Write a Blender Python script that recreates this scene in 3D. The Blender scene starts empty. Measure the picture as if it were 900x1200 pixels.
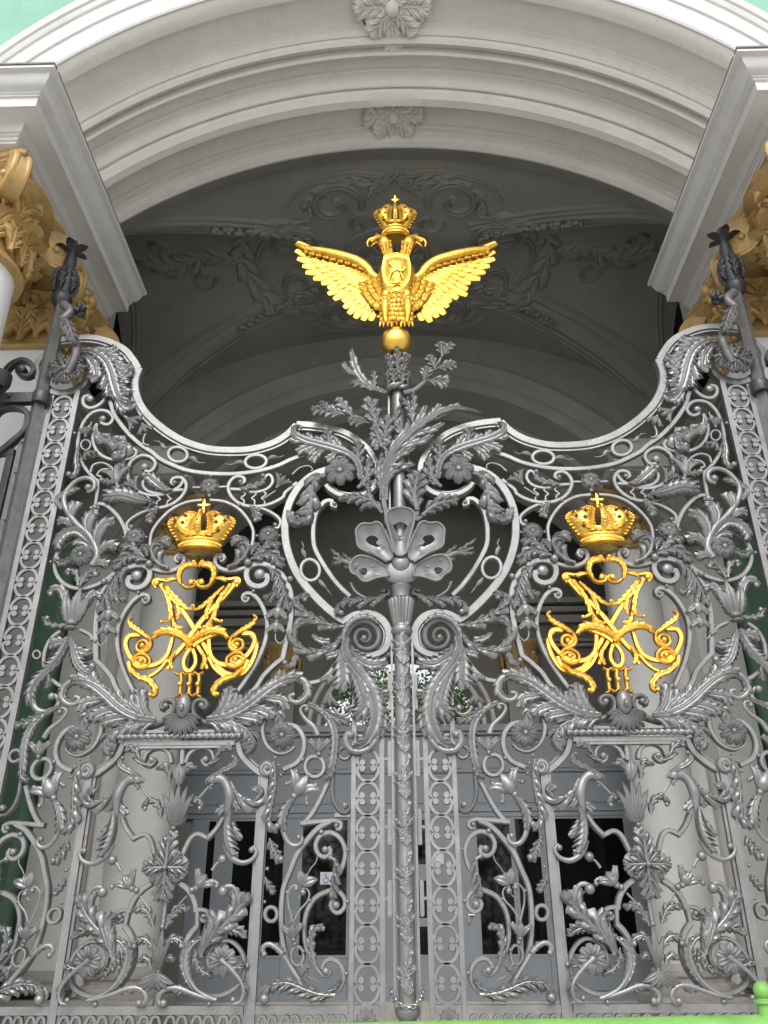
EXPO = 0.6
import bpy, math, random
from mathutils import Vector, Matrix, Quaternion, noise
random.seed(7)
PI = math.pi
EYE = 1.6                      # camera height above the pavement
DG = 6.0                       # distance camera - gate plane
col = bpy.context.scene.collection
# ---------------------------------------------------------------- camera (solved from the gate's symmetry)
pitch, yaw, roll, CX, FPX = 0.47005, -0.018087, -0.005765, -0.021843, 960.0
cp, sp, cy_, sy_ = math.cos(pitch), math.sin(pitch), math.cos(yaw), math.sin(yaw)
Fv = Vector((sy_*cp, cy_*cp, sp)); Rv = Vector((cy_, -sy_, 0)); Uv = Rv.cross(Fv)
cr_, sr_ = math.cos(roll), math.sin(roll)
Rv, Uv = Rv*cr_ + Uv*sr_, Uv*cr_ - Rv*sr_
CAM = Vector((CX, -DG, EYE))
def unp(u, v, y=0.0):
    """point of the vertical plane Y = y that the photograph shows at pixel (u, v) of 900 x 1200"""
    d = Fv + Rv*((u-450)/FPX) + Uv*((600-v)/FPX)
    return CAM + d*((DG+y)/d.y)
def unz(u, v, z):
    d = Fv + Rv*((u-450)/FPX) + Uv*((600-v)/FPX)
    return CAM + d*((z-EYE)/d.z)
def psc(u, v, y=0.0):
    return (unp(u, v, y)-CAM).dot(Fv)/FPX
class Crop:
    def __init__(s, x0, y0, k): s.x0, s.y0, s.k = x0, y0, k
    def uv(s, p): return (s.x0+p[0]/s.k, s.y0+p[1]/s.k)
    def P(s, p, y=0.0):
        u, v = s.uv(p); q = unp(u, v, y); return (q.x, q.z)
    def m(s, p, w, y=0.0):
        u, v = s.uv(p); return w/s.k*psc(u, v, y)
k6 = 900/140
PX = Crop(0, 0, 1)
A = Crop(60,380,k6); B = Crop(80,500,k6); Cc = Crop(200,500,k6); D4 = Crop(320,480,k6); E = Crop(40,580,k6); F = Crop(100,620,k6)
G = Crop(220,620,k6); H = Crop(330,620,k6); I = Crop(20,740,k6); J = Crop(130,760,k6); K = Crop(240,760,k6); L = Crop(340,740,k6)
M = Crop(0,860,k6); N = Crop(100,860,k6); O = Crop(180,860,k6); Pp = Crop(300,860,k6); Q = Crop(70,1020,k6); R = Crop(180,1020,k6); S = Crop(300,1020,k6)
T6 = Crop(0,1000,6); U6 = Crop(420,1000,6); V = Crop(130,620,4.5); W = Crop(0,260,6); TL = Crop(0,380,6); CF = Crop(330,400,900/280); EG = Crop(330,220,900/280)
# ---------------------------------------------------------------- node materials
def nmat(name, color, rough=0.6, metal=0.0, var=0.0, vscale=6.0, bump=0.0, bscale=40.0, spots=None, spec=0.5, coat=0.0, sscale=9.0, smin=0.62, streak=0.0):
    m = bpy.data.materials.new(name); m.use_nodes = True
    nt = m.node_tree; b = nt.nodes['Principled BSDF']
    b.inputs['Roughness'].default_value = rough; b.inputs['Metallic'].default_value = metal
    b.inputs['Specular IOR Level'].default_value = spec
    b.inputs['Coat Weight'].default_value = coat
    geo = nt.nodes.new('ShaderNodeNewGeometry')
    last = None
    if var > 0:
        n = nt.nodes.new('ShaderNodeTexNoise'); n.inputs['Scale'].default_value = vscale; n.inputs['Detail'].default_value = 6; n.inputs['Roughness'].default_value = 0.65
        nt.links.new(geo.outputs['Position'], n.inputs['Vector'])
        r = nt.nodes.new('ShaderNodeValToRGB'); r.color_ramp.elements[0].position = .3; r.color_ramp.elements[1].position = .7
        r.color_ramp.elements[0].color = (*[c*(1-var) for c in color], 1); r.color_ramp.elements[1].color = (*[min(1, c*(1+var)) for c in color], 1)
        nt.links.new(n.outputs['Fac'], r.inputs['Fac']); last = r.outputs['Color']
    if spots:
        n = nt.nodes.new('ShaderNodeTexNoise'); n.inputs['Scale'].default_value = sscale; n.inputs['Detail'].default_value = 8; n.inputs['Roughness'].default_value = .7
        nt.links.new(geo.outputs['Position'], n.inputs['Vector'])
        r = nt.nodes.new('ShaderNodeValToRGB'); r.color_ramp.elements[0].position = smin; r.color_ramp.elements[1].position = smin+.09
        r.color_ramp.elements[0].color = (0,0,0,1); r.color_ramp.elements[1].color = (1,1,1,1)
        nt.links.new(n.outputs['Fac'], r.inputs['Fac'])
        mx = nt.nodes.new('ShaderNodeMix'); mx.data_type = 'RGBA'; mx.inputs['A'].default_value = (*color, 1); mx.inputs['B'].default_value = (*spots, 1)
        if last: nt.links.new(last, mx.inputs['A'])
        nt.links.new(r.outputs['Color'], mx.inputs['Factor']); last = mx.outputs['Result']
    if streak:
        mp = nt.nodes.new('ShaderNodeMapping'); mp.inputs['Scale'].default_value = (5, 5, .45); nt.links.new(geo.outputs['Position'], mp.inputs['Vector'])
        n = nt.nodes.new('ShaderNodeTexNoise'); n.inputs['Scale'].default_value = 1.3; n.inputs['Detail'].default_value = 9; n.inputs['Roughness'].default_value = .72
        nt.links.new(mp.outputs['Vector'], n.inputs['Vector'])
        r = nt.nodes.new('ShaderNodeValToRGB'); r.color_ramp.elements[0].position = .50; r.color_ramp.elements[1].position = .74
        r.color_ramp.elements[0].color = (1,1,1,1); r.color_ramp.elements[1].color = (1-streak, 1-streak*1.05, 1-streak*1.2, 1); nt.links.new(n.outputs['Fac'], r.inputs['Fac'])
        mx = nt.nodes.new('ShaderNodeMix'); mx.data_type = 'RGBA'; mx.blend_type = 'MULTIPLY'; mx.inputs['Factor'].default_value = 1; mx.inputs['A'].default_value = (*color, 1)
        if last: nt.links.new(last, mx.inputs['A'])
        nt.links.new(r.outputs['Color'], mx.inputs['B']); last = mx.outputs['Result']
    if last: nt.links.new(last, b.inputs['Base Color'])
    else: b.inputs['Base Color'].default_value = (*color, 1)
    if bump > 0:
        n = nt.nodes.new('ShaderNodeTexNoise'); n.inputs['Scale'].default_value = bscale; n.inputs['Detail'].default_value = 4
        nt.links.new(geo.outputs['Position'], n.inputs['Vector'])
        bp = nt.nodes.new('ShaderNodeBump'); bp.inputs['Strength'].default_value = bump; bp.inputs['Distance'].default_value = .01
        nt.links.new(n.outputs['Fac'], bp.inputs['Height']); nt.links.new(bp.outputs['Normal'], b.inputs['Normal'])
    return m
IRON = nmat('gate_iron_paint', (.185,.187,.188), .34, .42, var=.22, vscale=6, bump=.14, bscale=45, spots=(.19,.12,.06), sscale=9, smin=.635)
IROND = nmat('dark_iron', (.045,.047,.05), .42, .2, var=.25, vscale=8, bump=.3, bscale=50)
GOLD = nmat('gold_leaf', (.84,.53,.11), .33, 1.0, var=.12, vscale=14, bump=.3, bscale=45, spots=(.50,.26,.05), sscale=12, smin=.62)
IRONM = nmat('weathered_iron', (.13,.13,.13), .45, .3, var=.25, vscale=8, bump=.3, bscale=50)
CHROME = nmat('chain_steel', (.45,.44,.40), .3, 1.0)
GREENP = nmat('barrier_green_paint', (.16,.36,.085), .5, 0, streak=.2, var=.18, vscale=9, bump=.2, spots=(.30,.42,.2), sscale=14, smin=.66)
GOLDE = nmat('eagle_gilding', (.60,.35,.055), .29, 1.0, var=.16, vscale=11, bump=.4, bscale=45, spots=(.42,.22,.03), sscale=10, smin=.60)
HOLE_SHADE = nmat('crown_hole_shade', (.10,.045,.012), .5, .6)  # dark brown put in for the shade inside the crown openings
# ---------------------------------------------------------------- mesh collector
class MB:
    def __init__(s): s.v = []; s.f = []
    def add(s, vs, fs):
        n = len(s.v); s.v += [tuple(v) for v in vs]; s.f += [tuple(i+n for i in f) for f in fs]
    def build(s, name, mat, parent=None, smooth=True, ang=38):
        me = bpy.data.meshes.new(name); me.from_pydata(s.v, [], s.f); me.update()
        if smooth:
            me.polygons.foreach_set('use_smooth', [True]*len(me.polygons)); me.set_sharp_from_angle(angle=math.radians(ang))
        if isinstance(mat, list):
            for m in mat: me.materials.append(m)
        else: me.materials.append(mat)
        o = bpy.data.objects.new(name, me); col.objects.link(o)
        if parent is not None: o.parent = parent
        return o
    def box(s, c, d, rot=None):
        x, y, z = [k/2 for k in d]; vs = [Vector((a*x, b*y, e*z)) for a in (-1,1) for b in (-1,1) for e in (-1,1)]
        if rot is not None: vs = [rot @ v for v in vs]
        vs = [v+Vector(c) for v in vs]
        s.add(vs, [(0,1,3,2),(4,6,7,5),(0,4,5,1),(2,3,7,6),(0,2,6,4),(1,5,7,3)])
    def sphere(s, c, r, nu=14, nv=9):
        if not hasattr(r, '__len__'): r = (r, r, r)
        vs = []; fs = []
        for j in range(nv+1):
            a = PI*j/nv
            for i in range(nu):
                b = 2*PI*i/nu; vs.append((c[0]+r[0]*math.sin(a)*math.cos(b), c[1]+r[1]*math.sin(a)*math.sin(b), c[2]+r[2]*math.cos(a)))
        for j in range(nv):
            for i in range(nu):
                fs.append((j*nu+i, (j+1)*nu+i, (j+1)*nu+(i+1)%nu, j*nu+(i+1)%nu))
        s.add(vs, fs)
    def lathe(s, prof, c=(0,0,0), n=24, flute=0, fdep=0, M=None, yscale=1.0):
        """prof: (r, z) list about the vertical axis"""
        vs = []; fs = []
        for r, z in prof:
            for i in range(n):
                a = 2*PI*i/n; rr = r*(1-fdep*(0.5-0.5*math.cos(a*flute))) if flute else r
                p = Vector((rr*math.cos(a), rr*math.sin(a)*yscale, z))
                if M is not None: p = M @ p
                vs.append(p+Vector(c))
        m = len(prof)
        for j in range(m-1):
            for i in range(n): fs.append((j*n+i, j*n+(i+1)%n, (j+1)*n+(i+1)%n, (j+1)*n+i))
        fs.append(tuple(range(n-1, -1, -1))); fs.append(tuple(range((m-1)*n, m*n)))
        s.add(vs, fs)
    def tube(s, pts, rad, n=10, flat=1.0, cap=True):
        """round tube along 3-D points; rad per point or constant; flat squashes along Y"""
        pts = [Vector(p) for p in pts]; m = len(pts)
        if not hasattr(rad, '__len__'): rad = [rad]*m
        vs = []; fs = []; up = None
        for k in range(m):
            t = (pts[min(k+1,m-1)]-pts[max(k-1,0)]); t = t.normalized() if t.length > 1e-9 else Vector((0,0,1))
            if up is None:
                up = Vector((0,1,0)) if abs(t.y) < .9 else Vector((1,0,0))
            a = up-t*up.dot(t)
            a = a.normalized() if a.length > 1e-6 else t.orthogonal().normalized()
            up = a; b = t.cross(a)
            for i in range(n):
                q = 2*PI*i/n; vs.append(pts[k]+a*(rad[k]*math.cos(q)*flat)+b*(rad[k]*math.sin(q)))
        for k in range(m-1):
            for i in range(n): fs.append((k*n+i, (k+1)*n+i, (k+1)*n+(i+1)%n, k*n+(i+1)%n))
        if cap: fs.append(tuple(range(n))); fs.append(tuple(range(m*n-1, (m-1)*n-1, -1)))
        s.add(vs, fs)
    def prism(s, poly, y0, y1, bev=0.0):
        """polygon of (x, z) from depth y0 (front) to y1, small front bevel"""
        n = len(poly); cx = sum(p[0] for p in poly)/n; cz = sum(p[1] for p in poly)/n
        def sh(k): return [(cx+(p[0]-cx)*k, cz+(p[1]-cz)*k) for p in poly]
        r = max(math.hypot(p[0]-cx, p[1]-cz) for p in poly)
        a = sh(1-bev/r) if bev else poly
        vs = [(p[0], y0, p[1]) for p in a]+[(p[0], y0+bev, p[1]) for p in poly]+[(p[0], y1, p[1]) for p in poly]
        fs = [tuple(range(n)), tuple(range(3*n-1, 2*n-1, -1))]
        for i in range(n):
            j = (i+1) % n; fs += [(i, i+n, j+n, j), (i+n, i+2*n, j+2*n, j+n)]
        s.add(vs, fs)
def empty(name, loc=(0,0,0), parent=None):
    o = bpy.data.objects.new(name, None); o.empty_display_size = .2; o.location = loc; col.objects.link(o)
    if parent is not None: o.parent = parent
    return o
def tag(o, label=None, cat=None, group=None, kind=None):
    if label: o['label'] = label
    if cat: o['category'] = cat
    if group: o['group'] = group
    if kind: o['kind'] = kind
    return o
# ---------------------------------------------------------------- curves in the gate plane
def catmull(pts, step=None, n=None, closed=False):
    """smooth resampled (x, z) curve; pts may carry a third value (width) that is interpolated too"""
    P_ = [tuple(p) for p in pts]; m = len(P_); out = []
    if m == 2:
        out = [tuple(a+(b-a)*t/6 for a, b in zip(*P_)) for t in range(7)]
    else:
        rng = range(m) if closed else range(m-1)
        for i in rng:
            if closed: p0, p1, p2, p3 = P_[i-1], P_[i], P_[(i+1) % m], P_[(i+2) % m]
            else:
                p1, p2 = P_[i], P_[i+1]
                p0 = P_[i-1] if i else tuple(2*a-b for a, b in zip(p1, p2)); p3 = P_[i+2] if i+2 < m else tuple(2*a-b for a, b in zip(p2, p1))
            for k in range(10):
                t = k/10
                out.append(tuple(.5*((2*b)+(-a+c)*t+(2*a-5*b+4*c-d)*t*t+(-a+3*b-3*c+d)*t**3) for a, b, c, d in zip(p0, p1, p2, p3)))
        if not closed: out.append(P_[-1])
        else: out.append(out[0])
    # resample
    Ls = [0]
    for a, b in zip(out, out[1:]): Ls.append(Ls[-1]+math.hypot(b[0]-a[0], b[1]-a[1]))
    tot = Ls[-1]
    if n is None: n = max(2, int(tot/(step or .03)))
    res = []; j = 0
    for k in range(n+1):
        s_ = tot*k/n
        while j < len(Ls)-2 and Ls[j+1] < s_: j += 1
        d = Ls[j+1]-Ls[j]; t = (s_-Ls[j])/d if d > 1e-9 else 0
        res.append(tuple(a+(b-a)*t for a, b in zip(out[j], out[j+1])))
    return res
def normals2(c):
    o = []
    for k in range(len(c)):
        a = c[max(k-1,0)]; b = c[min(k+1,len(c)-1)]; dx, dz = b[0]-a[0], b[1]-a[1]; l = math.hypot(dx, dz) or 1
        o.append((dx/l, dz/l))
    return o
def strip(mb, c, ws, y0=0.0, d=.045, bev=.006, prof='flat', lip=0, closed=False):
    """bar with a flat, lipped or rounded section swept along the in-plane curve c (x, z)"""
    T = normals2(c); m = len(c)
    if closed:
        a, b = c[1], c[-2]; dx, dz = a[0]-b[0], a[1]-b[1]; l = math.hypot(dx, dz); T[0] = T[-1] = (dx/l, dz/l)
    vs = []; ns = None
    for k in range(m):
        w = ws[k] if hasattr(ws, '__len__') else ws
        h = w/2; b = min(bev, h*.45)
        if prof == 'flat': sec = [(-h, y0+d), (-h, y0+b), (-h+b, y0), (h-b, y0), (h, y0+b), (h, y0+d)]
        elif prof == 'lip':
            l = lip*w
            if lip > 0: sec = [(-h, y0+d), (-h, y0+b), (-h+b, y0), (h-b, y0), (h, y0+b), (h, y0+.022), (h+l*.35, y0+.022), (h+l*.35, y0+.012), (h+l, y0+.012), (h+l, y0+d)]
            else: sec = [(-h+l, y0+d), (-h+l, y0+.012), (-h+l*.35, y0+.012), (-h+l*.35, y0+.022), (-h, y0+.022), (-h, y0+b), (-h+b, y0), (h-b, y0), (h, y0+b), (h, y0+d)]
        elif prof == 'gold': sec = [(-h, y0+d), (-h, y0+.004), (-h*.78, y0-.003), (-h*.55, y0+.005), (h*.55, y0+.005), (h*.78, y0-.003), (h, y0+.004), (h, y0+d)]
        else:
            sec = [(-h, y0+d)]+[(h*math.sin(q), y0+d*.55-(d*.55+h*.35)*math.cos(q)) for q in [(-90+30*i)*PI/180 for i in range(7)]]+[(h, y0+d)]
        ns = len(sec); tx, tz = T[k]; nx, nz = tz, -tx      # normal: right of travel
        for s_, y in sec: vs.append((c[k][0]+nx*s_, y, c[k][1]+nz*s_))
    fs = []
    for k in range(m-1):
        for i in range(ns):
            j = (i+1) % ns; fs.append((k*ns+i, (k+1)*ns+i, (k+1)*ns+j, k*ns+j))
    if not closed: fs.append(tuple(range(ns))); fs.append(tuple(range(m*ns-1, (m-1)*ns-1, -1)))
    mb.add(vs, fs)
def disc(mb, c, r, y0=-.012, y1=.04, n=16, dome=0.0):
    prof = [(r, y1), (r, y0+r*.18), (r*.82, y0)]
    if dome: prof += [(r*.55, y0-dome*.6), (r*.25, y0-dome)]
    vs = []; fs = []
    for rr, y in prof:
        for i in range(n):
            a = 2*PI*i/n; vs.append((c[0]+rr*math.cos(a), y, c[1]+rr*math.sin(a)))
    m = len(prof)
    for j in range(m-1):
        for i in range(n): fs.append((j*n+i, (j+1)*n+i, (j+1)*n+(i+1)%n, j*n+(i+1)%n))
    fs.append(tuple(range(n))); fs.append(tuple(range(m*n-1, (m-1)*n-1, -1)))
    mb.add(vs, fs)
VP_ = [-1, -.78, -.42, 0, .42, .78, 1]; VG = [0, .62, 1, .42, 1, .62, 0]
def lobe(mb, p, ang0, ang1, Ln, Wd, y0, h, back, curl=0.0, ns=9, teeth=0.16, droop=.4, rnd=False):
    """one leaf lobe: starts at p (x, z) heading ang0, bends to ang1, length Ln, half width Wd, two ridges and a groove"""
    x, z = p; st = Ln/(ns-1); vs = []; fs = []
    for k in range(ns):
        u = k/(ns-1); a = ang0+(ang1-ang0)*u**1.2
        if k: x += math.cos(a)*st; z += math.sin(a)*st
        w = Wd*(.42+.58*math.sin(PI*min(1, u*1.15+.12)) if u < .75 else .42+.58*math.sin(PI*min(1, .75*1.15+.12)))
        w = Wd*(max(.06, (math.sin(PI*(.16+.84*u)))**.75) if not rnd else (.6+.4*min(1, u/.35))*(1 if u < .72 else max(.25, (1-((u-.72)/.29)**2))**.5))
        if teeth and 1 < k < ns-1: w *= 1+teeth*(1 if k % 2 else -1)
        yy = y0-h*1.1*math.sin(PI*min(u*.8+.08, 1))+(h*droop*2*max(0, u-.65))-curl*u*u
        hh = h*(.5+.5*math.sin(PI*min(1, u+.15)))*(1 if u < .9 else .5)
        nx, nz = -math.sin(a), math.cos(a)
        for v, g in zip(VP_, VG): vs.append((x+nx*v*w, yy-hh*g*.9, z+nz*v*w))
        for v in (1, .5, -.5, -1): vs.append((x+nx*v*w, min(yy+back, yy+back*(.4+.6*(1-u))), z+nz*v*w))
    q = 11
    for k in range(ns-1):
        for i in range(q):
            j = (i+1) % q; fs.append((k*q+i, k*q+j, (k+1)*q+j, (k+1)*q+i))
    fs.append(tuple(range(q-1, -1, -1))); fs.append(tuple(range((ns-1)*q, ns*q)))
    mb.add(vs, fs)
def blademesh(mb, c, wl, wr, n, y0, h, back=.02):
    """long flowing blade with grooves along its length and forward teeth on both edges"""
    N_ = 54; c = catmull([p[:2] for p in c], n=N_); T = normals2(c); tot = sum(math.hypot(q[0]-p[0], q[1]-p[1]) for p, q in zip(c, c[1:]))
    VS = [-1, -.84, -.62, -.4, -.2, 0, .2, .4, .62, .84, 1]; vs = []; fs = []; W_ = max(wl, wr); hh = max(h, W_*.42); m = len(VS)+3; n = max(3, int(round(n*.8)))
    for k in range(N_+1):
        t = k/N_; e = (.42+.58*math.sin(PI*min(1, t*.85+.05)))*(1 if t < .80 else max(.10, 1-(t-.80)/.21)**.6); tx, tz = T[k]; nx, nz = -tz, tx
        row = []
        for v in VS:
            w = wl if v > 0 else wr; g = (t*n+(.35 if v > 0 else 0)) % 1.0; tooth = .70+.40*g if abs(v) > .5 else 1
            s_ = abs(v)*w*e*(tooth if abs(v) > .8 else (tooth*.5+.5)); fw = (abs(v)**2)*w*.75*(.3+.7*g)
            i2 = min(N_, k+int(fw/tot*N_)); bx, bz = c[i2]
            sg = 1 if v > 0 else -1
            y = y0-h*.3-hh*(1-abs(v)**2.2)**.5*(.55+.45*math.sin(PI*min(1, t*.9+.1)))+hh*.30*(1-math.cos(2*PI*2.0*abs(v)))*.5*(1.1)-hh*.35*g*abs(v)
            row.append((bx+nx*sg*s_, y, bz+nz*sg*s_))
        vs += row+[(row[-1][0], row[-1][1]+.014, row[-1][2]), (c[k][0], y0+back*.7, c[k][1]), (row[0][0], row[0][1]+.014, row[0][2])]
    for k in range(N_):
        for i in range(m): j = (i+1) % m; fs.append((k*m+i, k*m+j, (k+1)*m+j, (k+1)*m+i))
    fs.append(tuple(range(m-1, -1, -1))); fs.append(tuple(range(N_*m, (N_+1)*m))); mb.add(vs, fs)
def leafmesh(mb, c, wl, wr, n, y0=-.006, h=.012, back=.03, phi=62, t0=.04, env=None, stem=.16, tip=True, lean=12, mats=None):
    """acanthus: one carved sheet a side of the midrib c (x, z): n pointed lobes sweeping forward, grooved along their length; wl, wr = reach in metres"""
    N_ = 90; c = catmull([p[:2] for p in c], n=N_); T = normals2(c)
    tot = sum(math.hypot(b[0]-a[0], b[1]-a[1]) for a, b in zip(c, c[1:]))
    env = env or (lambda t: (math.sin(PI*min(1, .20+t*.68)))**.8)
    sweep = 1.25-(phi-35)*.016
    W_ = max(wl, wr); n = max(3, int(round(n*.72))); lw = min(tot/n, W_*.9)
    def at(t):
        if t >= 1: return (c[-1][0]+T[-1][0]*(t-1)*tot, c[-1][1]+T[-1][1]*(t-1)*tot), T[-1]
        i = t*N_; k = min(N_-1, int(i)); f = i-k
        return (c[k][0]+(c[k+1][0]-c[k][0])*f, c[k][1]+(c[k+1][1]-c[k][1])*f), T[k]
    VS = [0, .14, .32, .52, .70, .86, 1.0]; nv = len(VS); per = 9
    for sgn, w in ((1, wl), (-1, wr)):
        if w <= 0: continue
        ph = random.uniform(-.15, .15)+(.35 if sgn < 0 else 0); vs = []; fs = []; back_ = []
        m = n*per; rnd = [random.uniform(.86, 1.12) for _ in range(n+2)]
        for q in range(m+1):
            t = t0+(1-t0)*q/m; g = q/per+ph; kk = max(0, min(n, int(math.floor(g)))); f = g-math.floor(g)
            e = env(t)*rnd[kk]
            pr = (.20+.80*min(1, f/.72)**.62*(1 if f < .72 else max(.02, (1-f)/.28)**.55))*(1+.05*math.sin(2*PI*3*f+1.2))
            reach = w*e*pr
            (bx, bz), tb = at(t); row = []
            for v in VS:
                s_ = t+sweep*w*e*(v**1.35)/tot*(.65+.5*f)
                (px_, pz_), tt = at(s_)
                # position on the offset curve: blend of base and swept normals keeps concave sides tidy
                nx, nz = -tt[1]*sgn, tt[0]*sgn
                dx = px_+nx*reach*v; dz = pz_+nz*reach*v
                ridge = math.sin(PI*f)
                hl = h*.45+.20*lw; y = y0-h*.45-hl*1.0*math.sin(PI*min(1, v*.85+.1))*(.15+.85*ridge**.6)+hl*.34*math.cos(2*PI*3*f)*math.sin(PI*min(1,v*.9+.05))+hl*1.3*max(0, v-.70)-hl*.8*(f-.5)*math.sin(PI*v*.8)
                row.append((dx, y, dz))
            vs += row; ed = row[-1]; st_ = row[0]
            vs += [(ed[0], ed[1]+min(back, .014), ed[2]), (st_[0], y0+back*.6, st_[2])]
        k_ = nv+2
        for q in range(m):
            for i in range(k_):
                j = (i+1) % k_; a = q*k_+i; b = q*k_+j; quad = (a, b, b+k_, a+k_); fs.append(quad if sgn < 0 else quad[::-1])
        fs.append(tuple(range(k_))); fs.append(tuple(range(m*k_+k_-1, m*k_-1, -1)))
        mb.add(vs, fs)
    if tip:
        a = math.atan2(T[-1][1], T[-1][0]); lobe(mb, c[int(N_*.90)], a, a, tot*.10+W_*.45, W_*.24+.003, y0-.006, h*.8, back*.6)
    if stem:
        rr = [(W_*min(stem, .3)*.75)*(1-.75*k/N_)+.002 for k in range(0, N_+1, 3)]
        mb.tube([(p[0], y0-h*1.0, p[1]) for p in c[::3]], rr, n=6, flat=.8)
# ================================================================= THE GATE LEAF (traced once, the other leaf is its mirror copy)
AX = 1.615
GROUP_GATE = 'leaves of the wrought iron gate'
leafroot = empty('gate_leaf', (-AX, 0, 0))
_par = [leafroot]; _bk = 0
def put(mb, name, mat=None, sym=False, ang=38):
    o = mb.build(name, mat or IRON, _par[0], ang=ang)
    o.location = (AX, 0, 0)
    if sym:
        o2 = o.copy(); col.objects.link(o2); o2.parent = o.parent; o2.scale.x = -1; o2.location = (-AX, 0, 0)
    return o
def putsplit(mb, sym):
    for k in range(len(mb.v)//108):
        q = MB(); q.add(mb.v[k*108:(k+1)*108], [tuple(i-k*108 for i in f) for f in mb.f[k*96:(k+1)*96]]); put(q, 'rivet_ball', None, sym)
def path(segs, y=0.0):
    """segs: list of (crop, [points]); returns [(x, z, metres per photo pixel)]"""
    out = []
    for cr, pts in segs:
        for p in pts:
            x, z = cr.P(p, y); out.append((x, z, psc(*cr.uv(p), y)))
    return out
def seg(a, *more):
    """(crop, pts, crop, pts ...) -> segs"""
    l = [a, *more]; return [(l[i], l[i+1]) for i in range(0, len(l), 2)]
def ring_end(mb, cr, p, r, y0=-.012, dome=.008):
    disc(mb, cr.P(p), cr.m(p, r), y0, .035, dome=dome)
def bar(segs, w=7.0, w1=None, eye=None, er=3.0, name='scroll_bar', sym=False, prof='flat', y0=0.0, d=.045, mat=None, lip=0, bev=.006, closed=False, taper=0, step=.022, eye0=None, mb0=None):
    """w px wide at the photo's 900 px scale; w1 = width at the far end; eye = (crop, point) of the boss closing the volute"""
    p = path(segs); c = catmull(p, step=step, closed=closed); n = len(c)
    w1 = w if w1 is None else w1
    ws = [1.07*(w+(w1-w)*k/(n-1))*c[k][2] for k in range(n)]
    if taper:
        for k in range(n):
            f = min(1, (k+.3)/(n*taper)) if taper > 0 else min(1, (n-1-k+.3)/(n*-taper)); ws[k] *= f**.6
    global _bk; _bk = (_bk+1) % 9; y0 = y0+_bk*.0011; d = d+_bk*.0017
    mb = mb0 or MB(); strip(mb, [q[:2] for q in c], ws, y0, d, bev, prof, lip, closed)
    if eye: ring_end(mb, eye[0], eye[1], er*eye[0].k, y0-.010)
    if eye0: ring_end(mb, eye0[0], eye0[1], er*eye0[0].k, y0-.010)
    if mb0: return mb
    return put(mb, name, mat, sym)
def leaf(segs, wl, wr, n=7, h=.014, y0=-.008, phi=62, sym=False, ball=None, name='acanthus_leaf', mat=None, lean=12, env=None, stem=.16, tip=True, t0=.04, ballr=None, back=.03, tail=0):
    """wl, wr: reach of the lobes left and right of travel, in photo px"""
    p = path(segs); s = sum(q[2] for q in p)/len(p)
    mb = MB(); LS = 1.18; L_px = sum(math.hypot(q[0]-p_[0], q[1]-p_[1]) for p_, q in zip(p, p[1:]))/s
    if phi <= 45 and env is None and L_px > 2.2*max(wl, wr): blademesh(mb, p, wl*s*1.08, wr*s*1.08, max(n, int(L_px/6)), y0, h, back)
    else: leafmesh(mb, p, wl*s*LS, wr*s*LS, n, y0, h, back, phi, t0, env, stem, tip, lean)
    if ball:
        x, z = ball[0].P(ball[1]); r = (ballr or 3.4)*s; mb.sphere((x, y0-.01, z), (r, r*.9, r), 12, 8)
    return put(mb, name, mat, sym)
def stalk(segs, w0, w1, ball=None, ballr=3.2, name='scroll_stalk', sym=False, y0=-.004, mat=None, flat=.8):
    """rounded tapering stalk"""
    p = path(segs); c = catmull(p, step=.02); n = len(c)
    mb = MB(); mb.tube([(q[0], y0, q[1]) for q in c], [(w0+(w1-w0)*k/(n-1))*.5*c[k][2] for k in range(n)], n=10, flat=flat)
    if ball:
        x, z = ball[0].P(ball[1]); r = ballr*psc(*ball[0].uv(ball[1])); mb.sphere((x, y0-.006, z), (r, r*.9, r), 12, 8)
    return put(mb, name, mat, sym)
def rosette(cr, p, r, n=8, sym=False, name='rosette', y0=-.012, h=.014, boss=.2, wid=.42, discr=None, mat=None, rot=0.0, droop=.6, rim=False):
    x, z = cr.P(p); rr = cr.m(p, r); mb = MB()
    if discr:
        d = cr.m(p, discr); disc(mb, (x, z), d, -.002, .03, n=24)
        if rim:
            strip(mb, [(x+d*.93*math.cos(a*PI/14), z+d*.93*math.sin(a*PI/14)) for a in range(29)], d*.12, -.012, .02, .003, 'round', closed=True)
    for k in range(n):
        a = rot+2*PI*k/n; q = (x+math.cos(a)*rr*.12, z+math.sin(a)*rr*.12)
        lobe(mb, q, a, a, rr*.92, rr*wid*8/n*.80, y0-.005*(k % 2), h, .02, ns=9, teeth=0, droop=droop, rnd=True)
    mb.sphere((x, y0-h*1.1, z), (rr*boss, rr*boss*.8, rr*boss), 12, 8)
    return put(mb, name, mat, sym)
def bead(cr, p, r, sym=False, name='rivet_ball', y0=0.0, mb=None):
    x, z = cr.P(p); rr = cr.m(p, r); m_ = mb or MB(); m_.sphere((x, y0, z), (rr, rr, rr), 12, 8)
    return m_ if mb else put(m_, name, None, sym)
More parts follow.
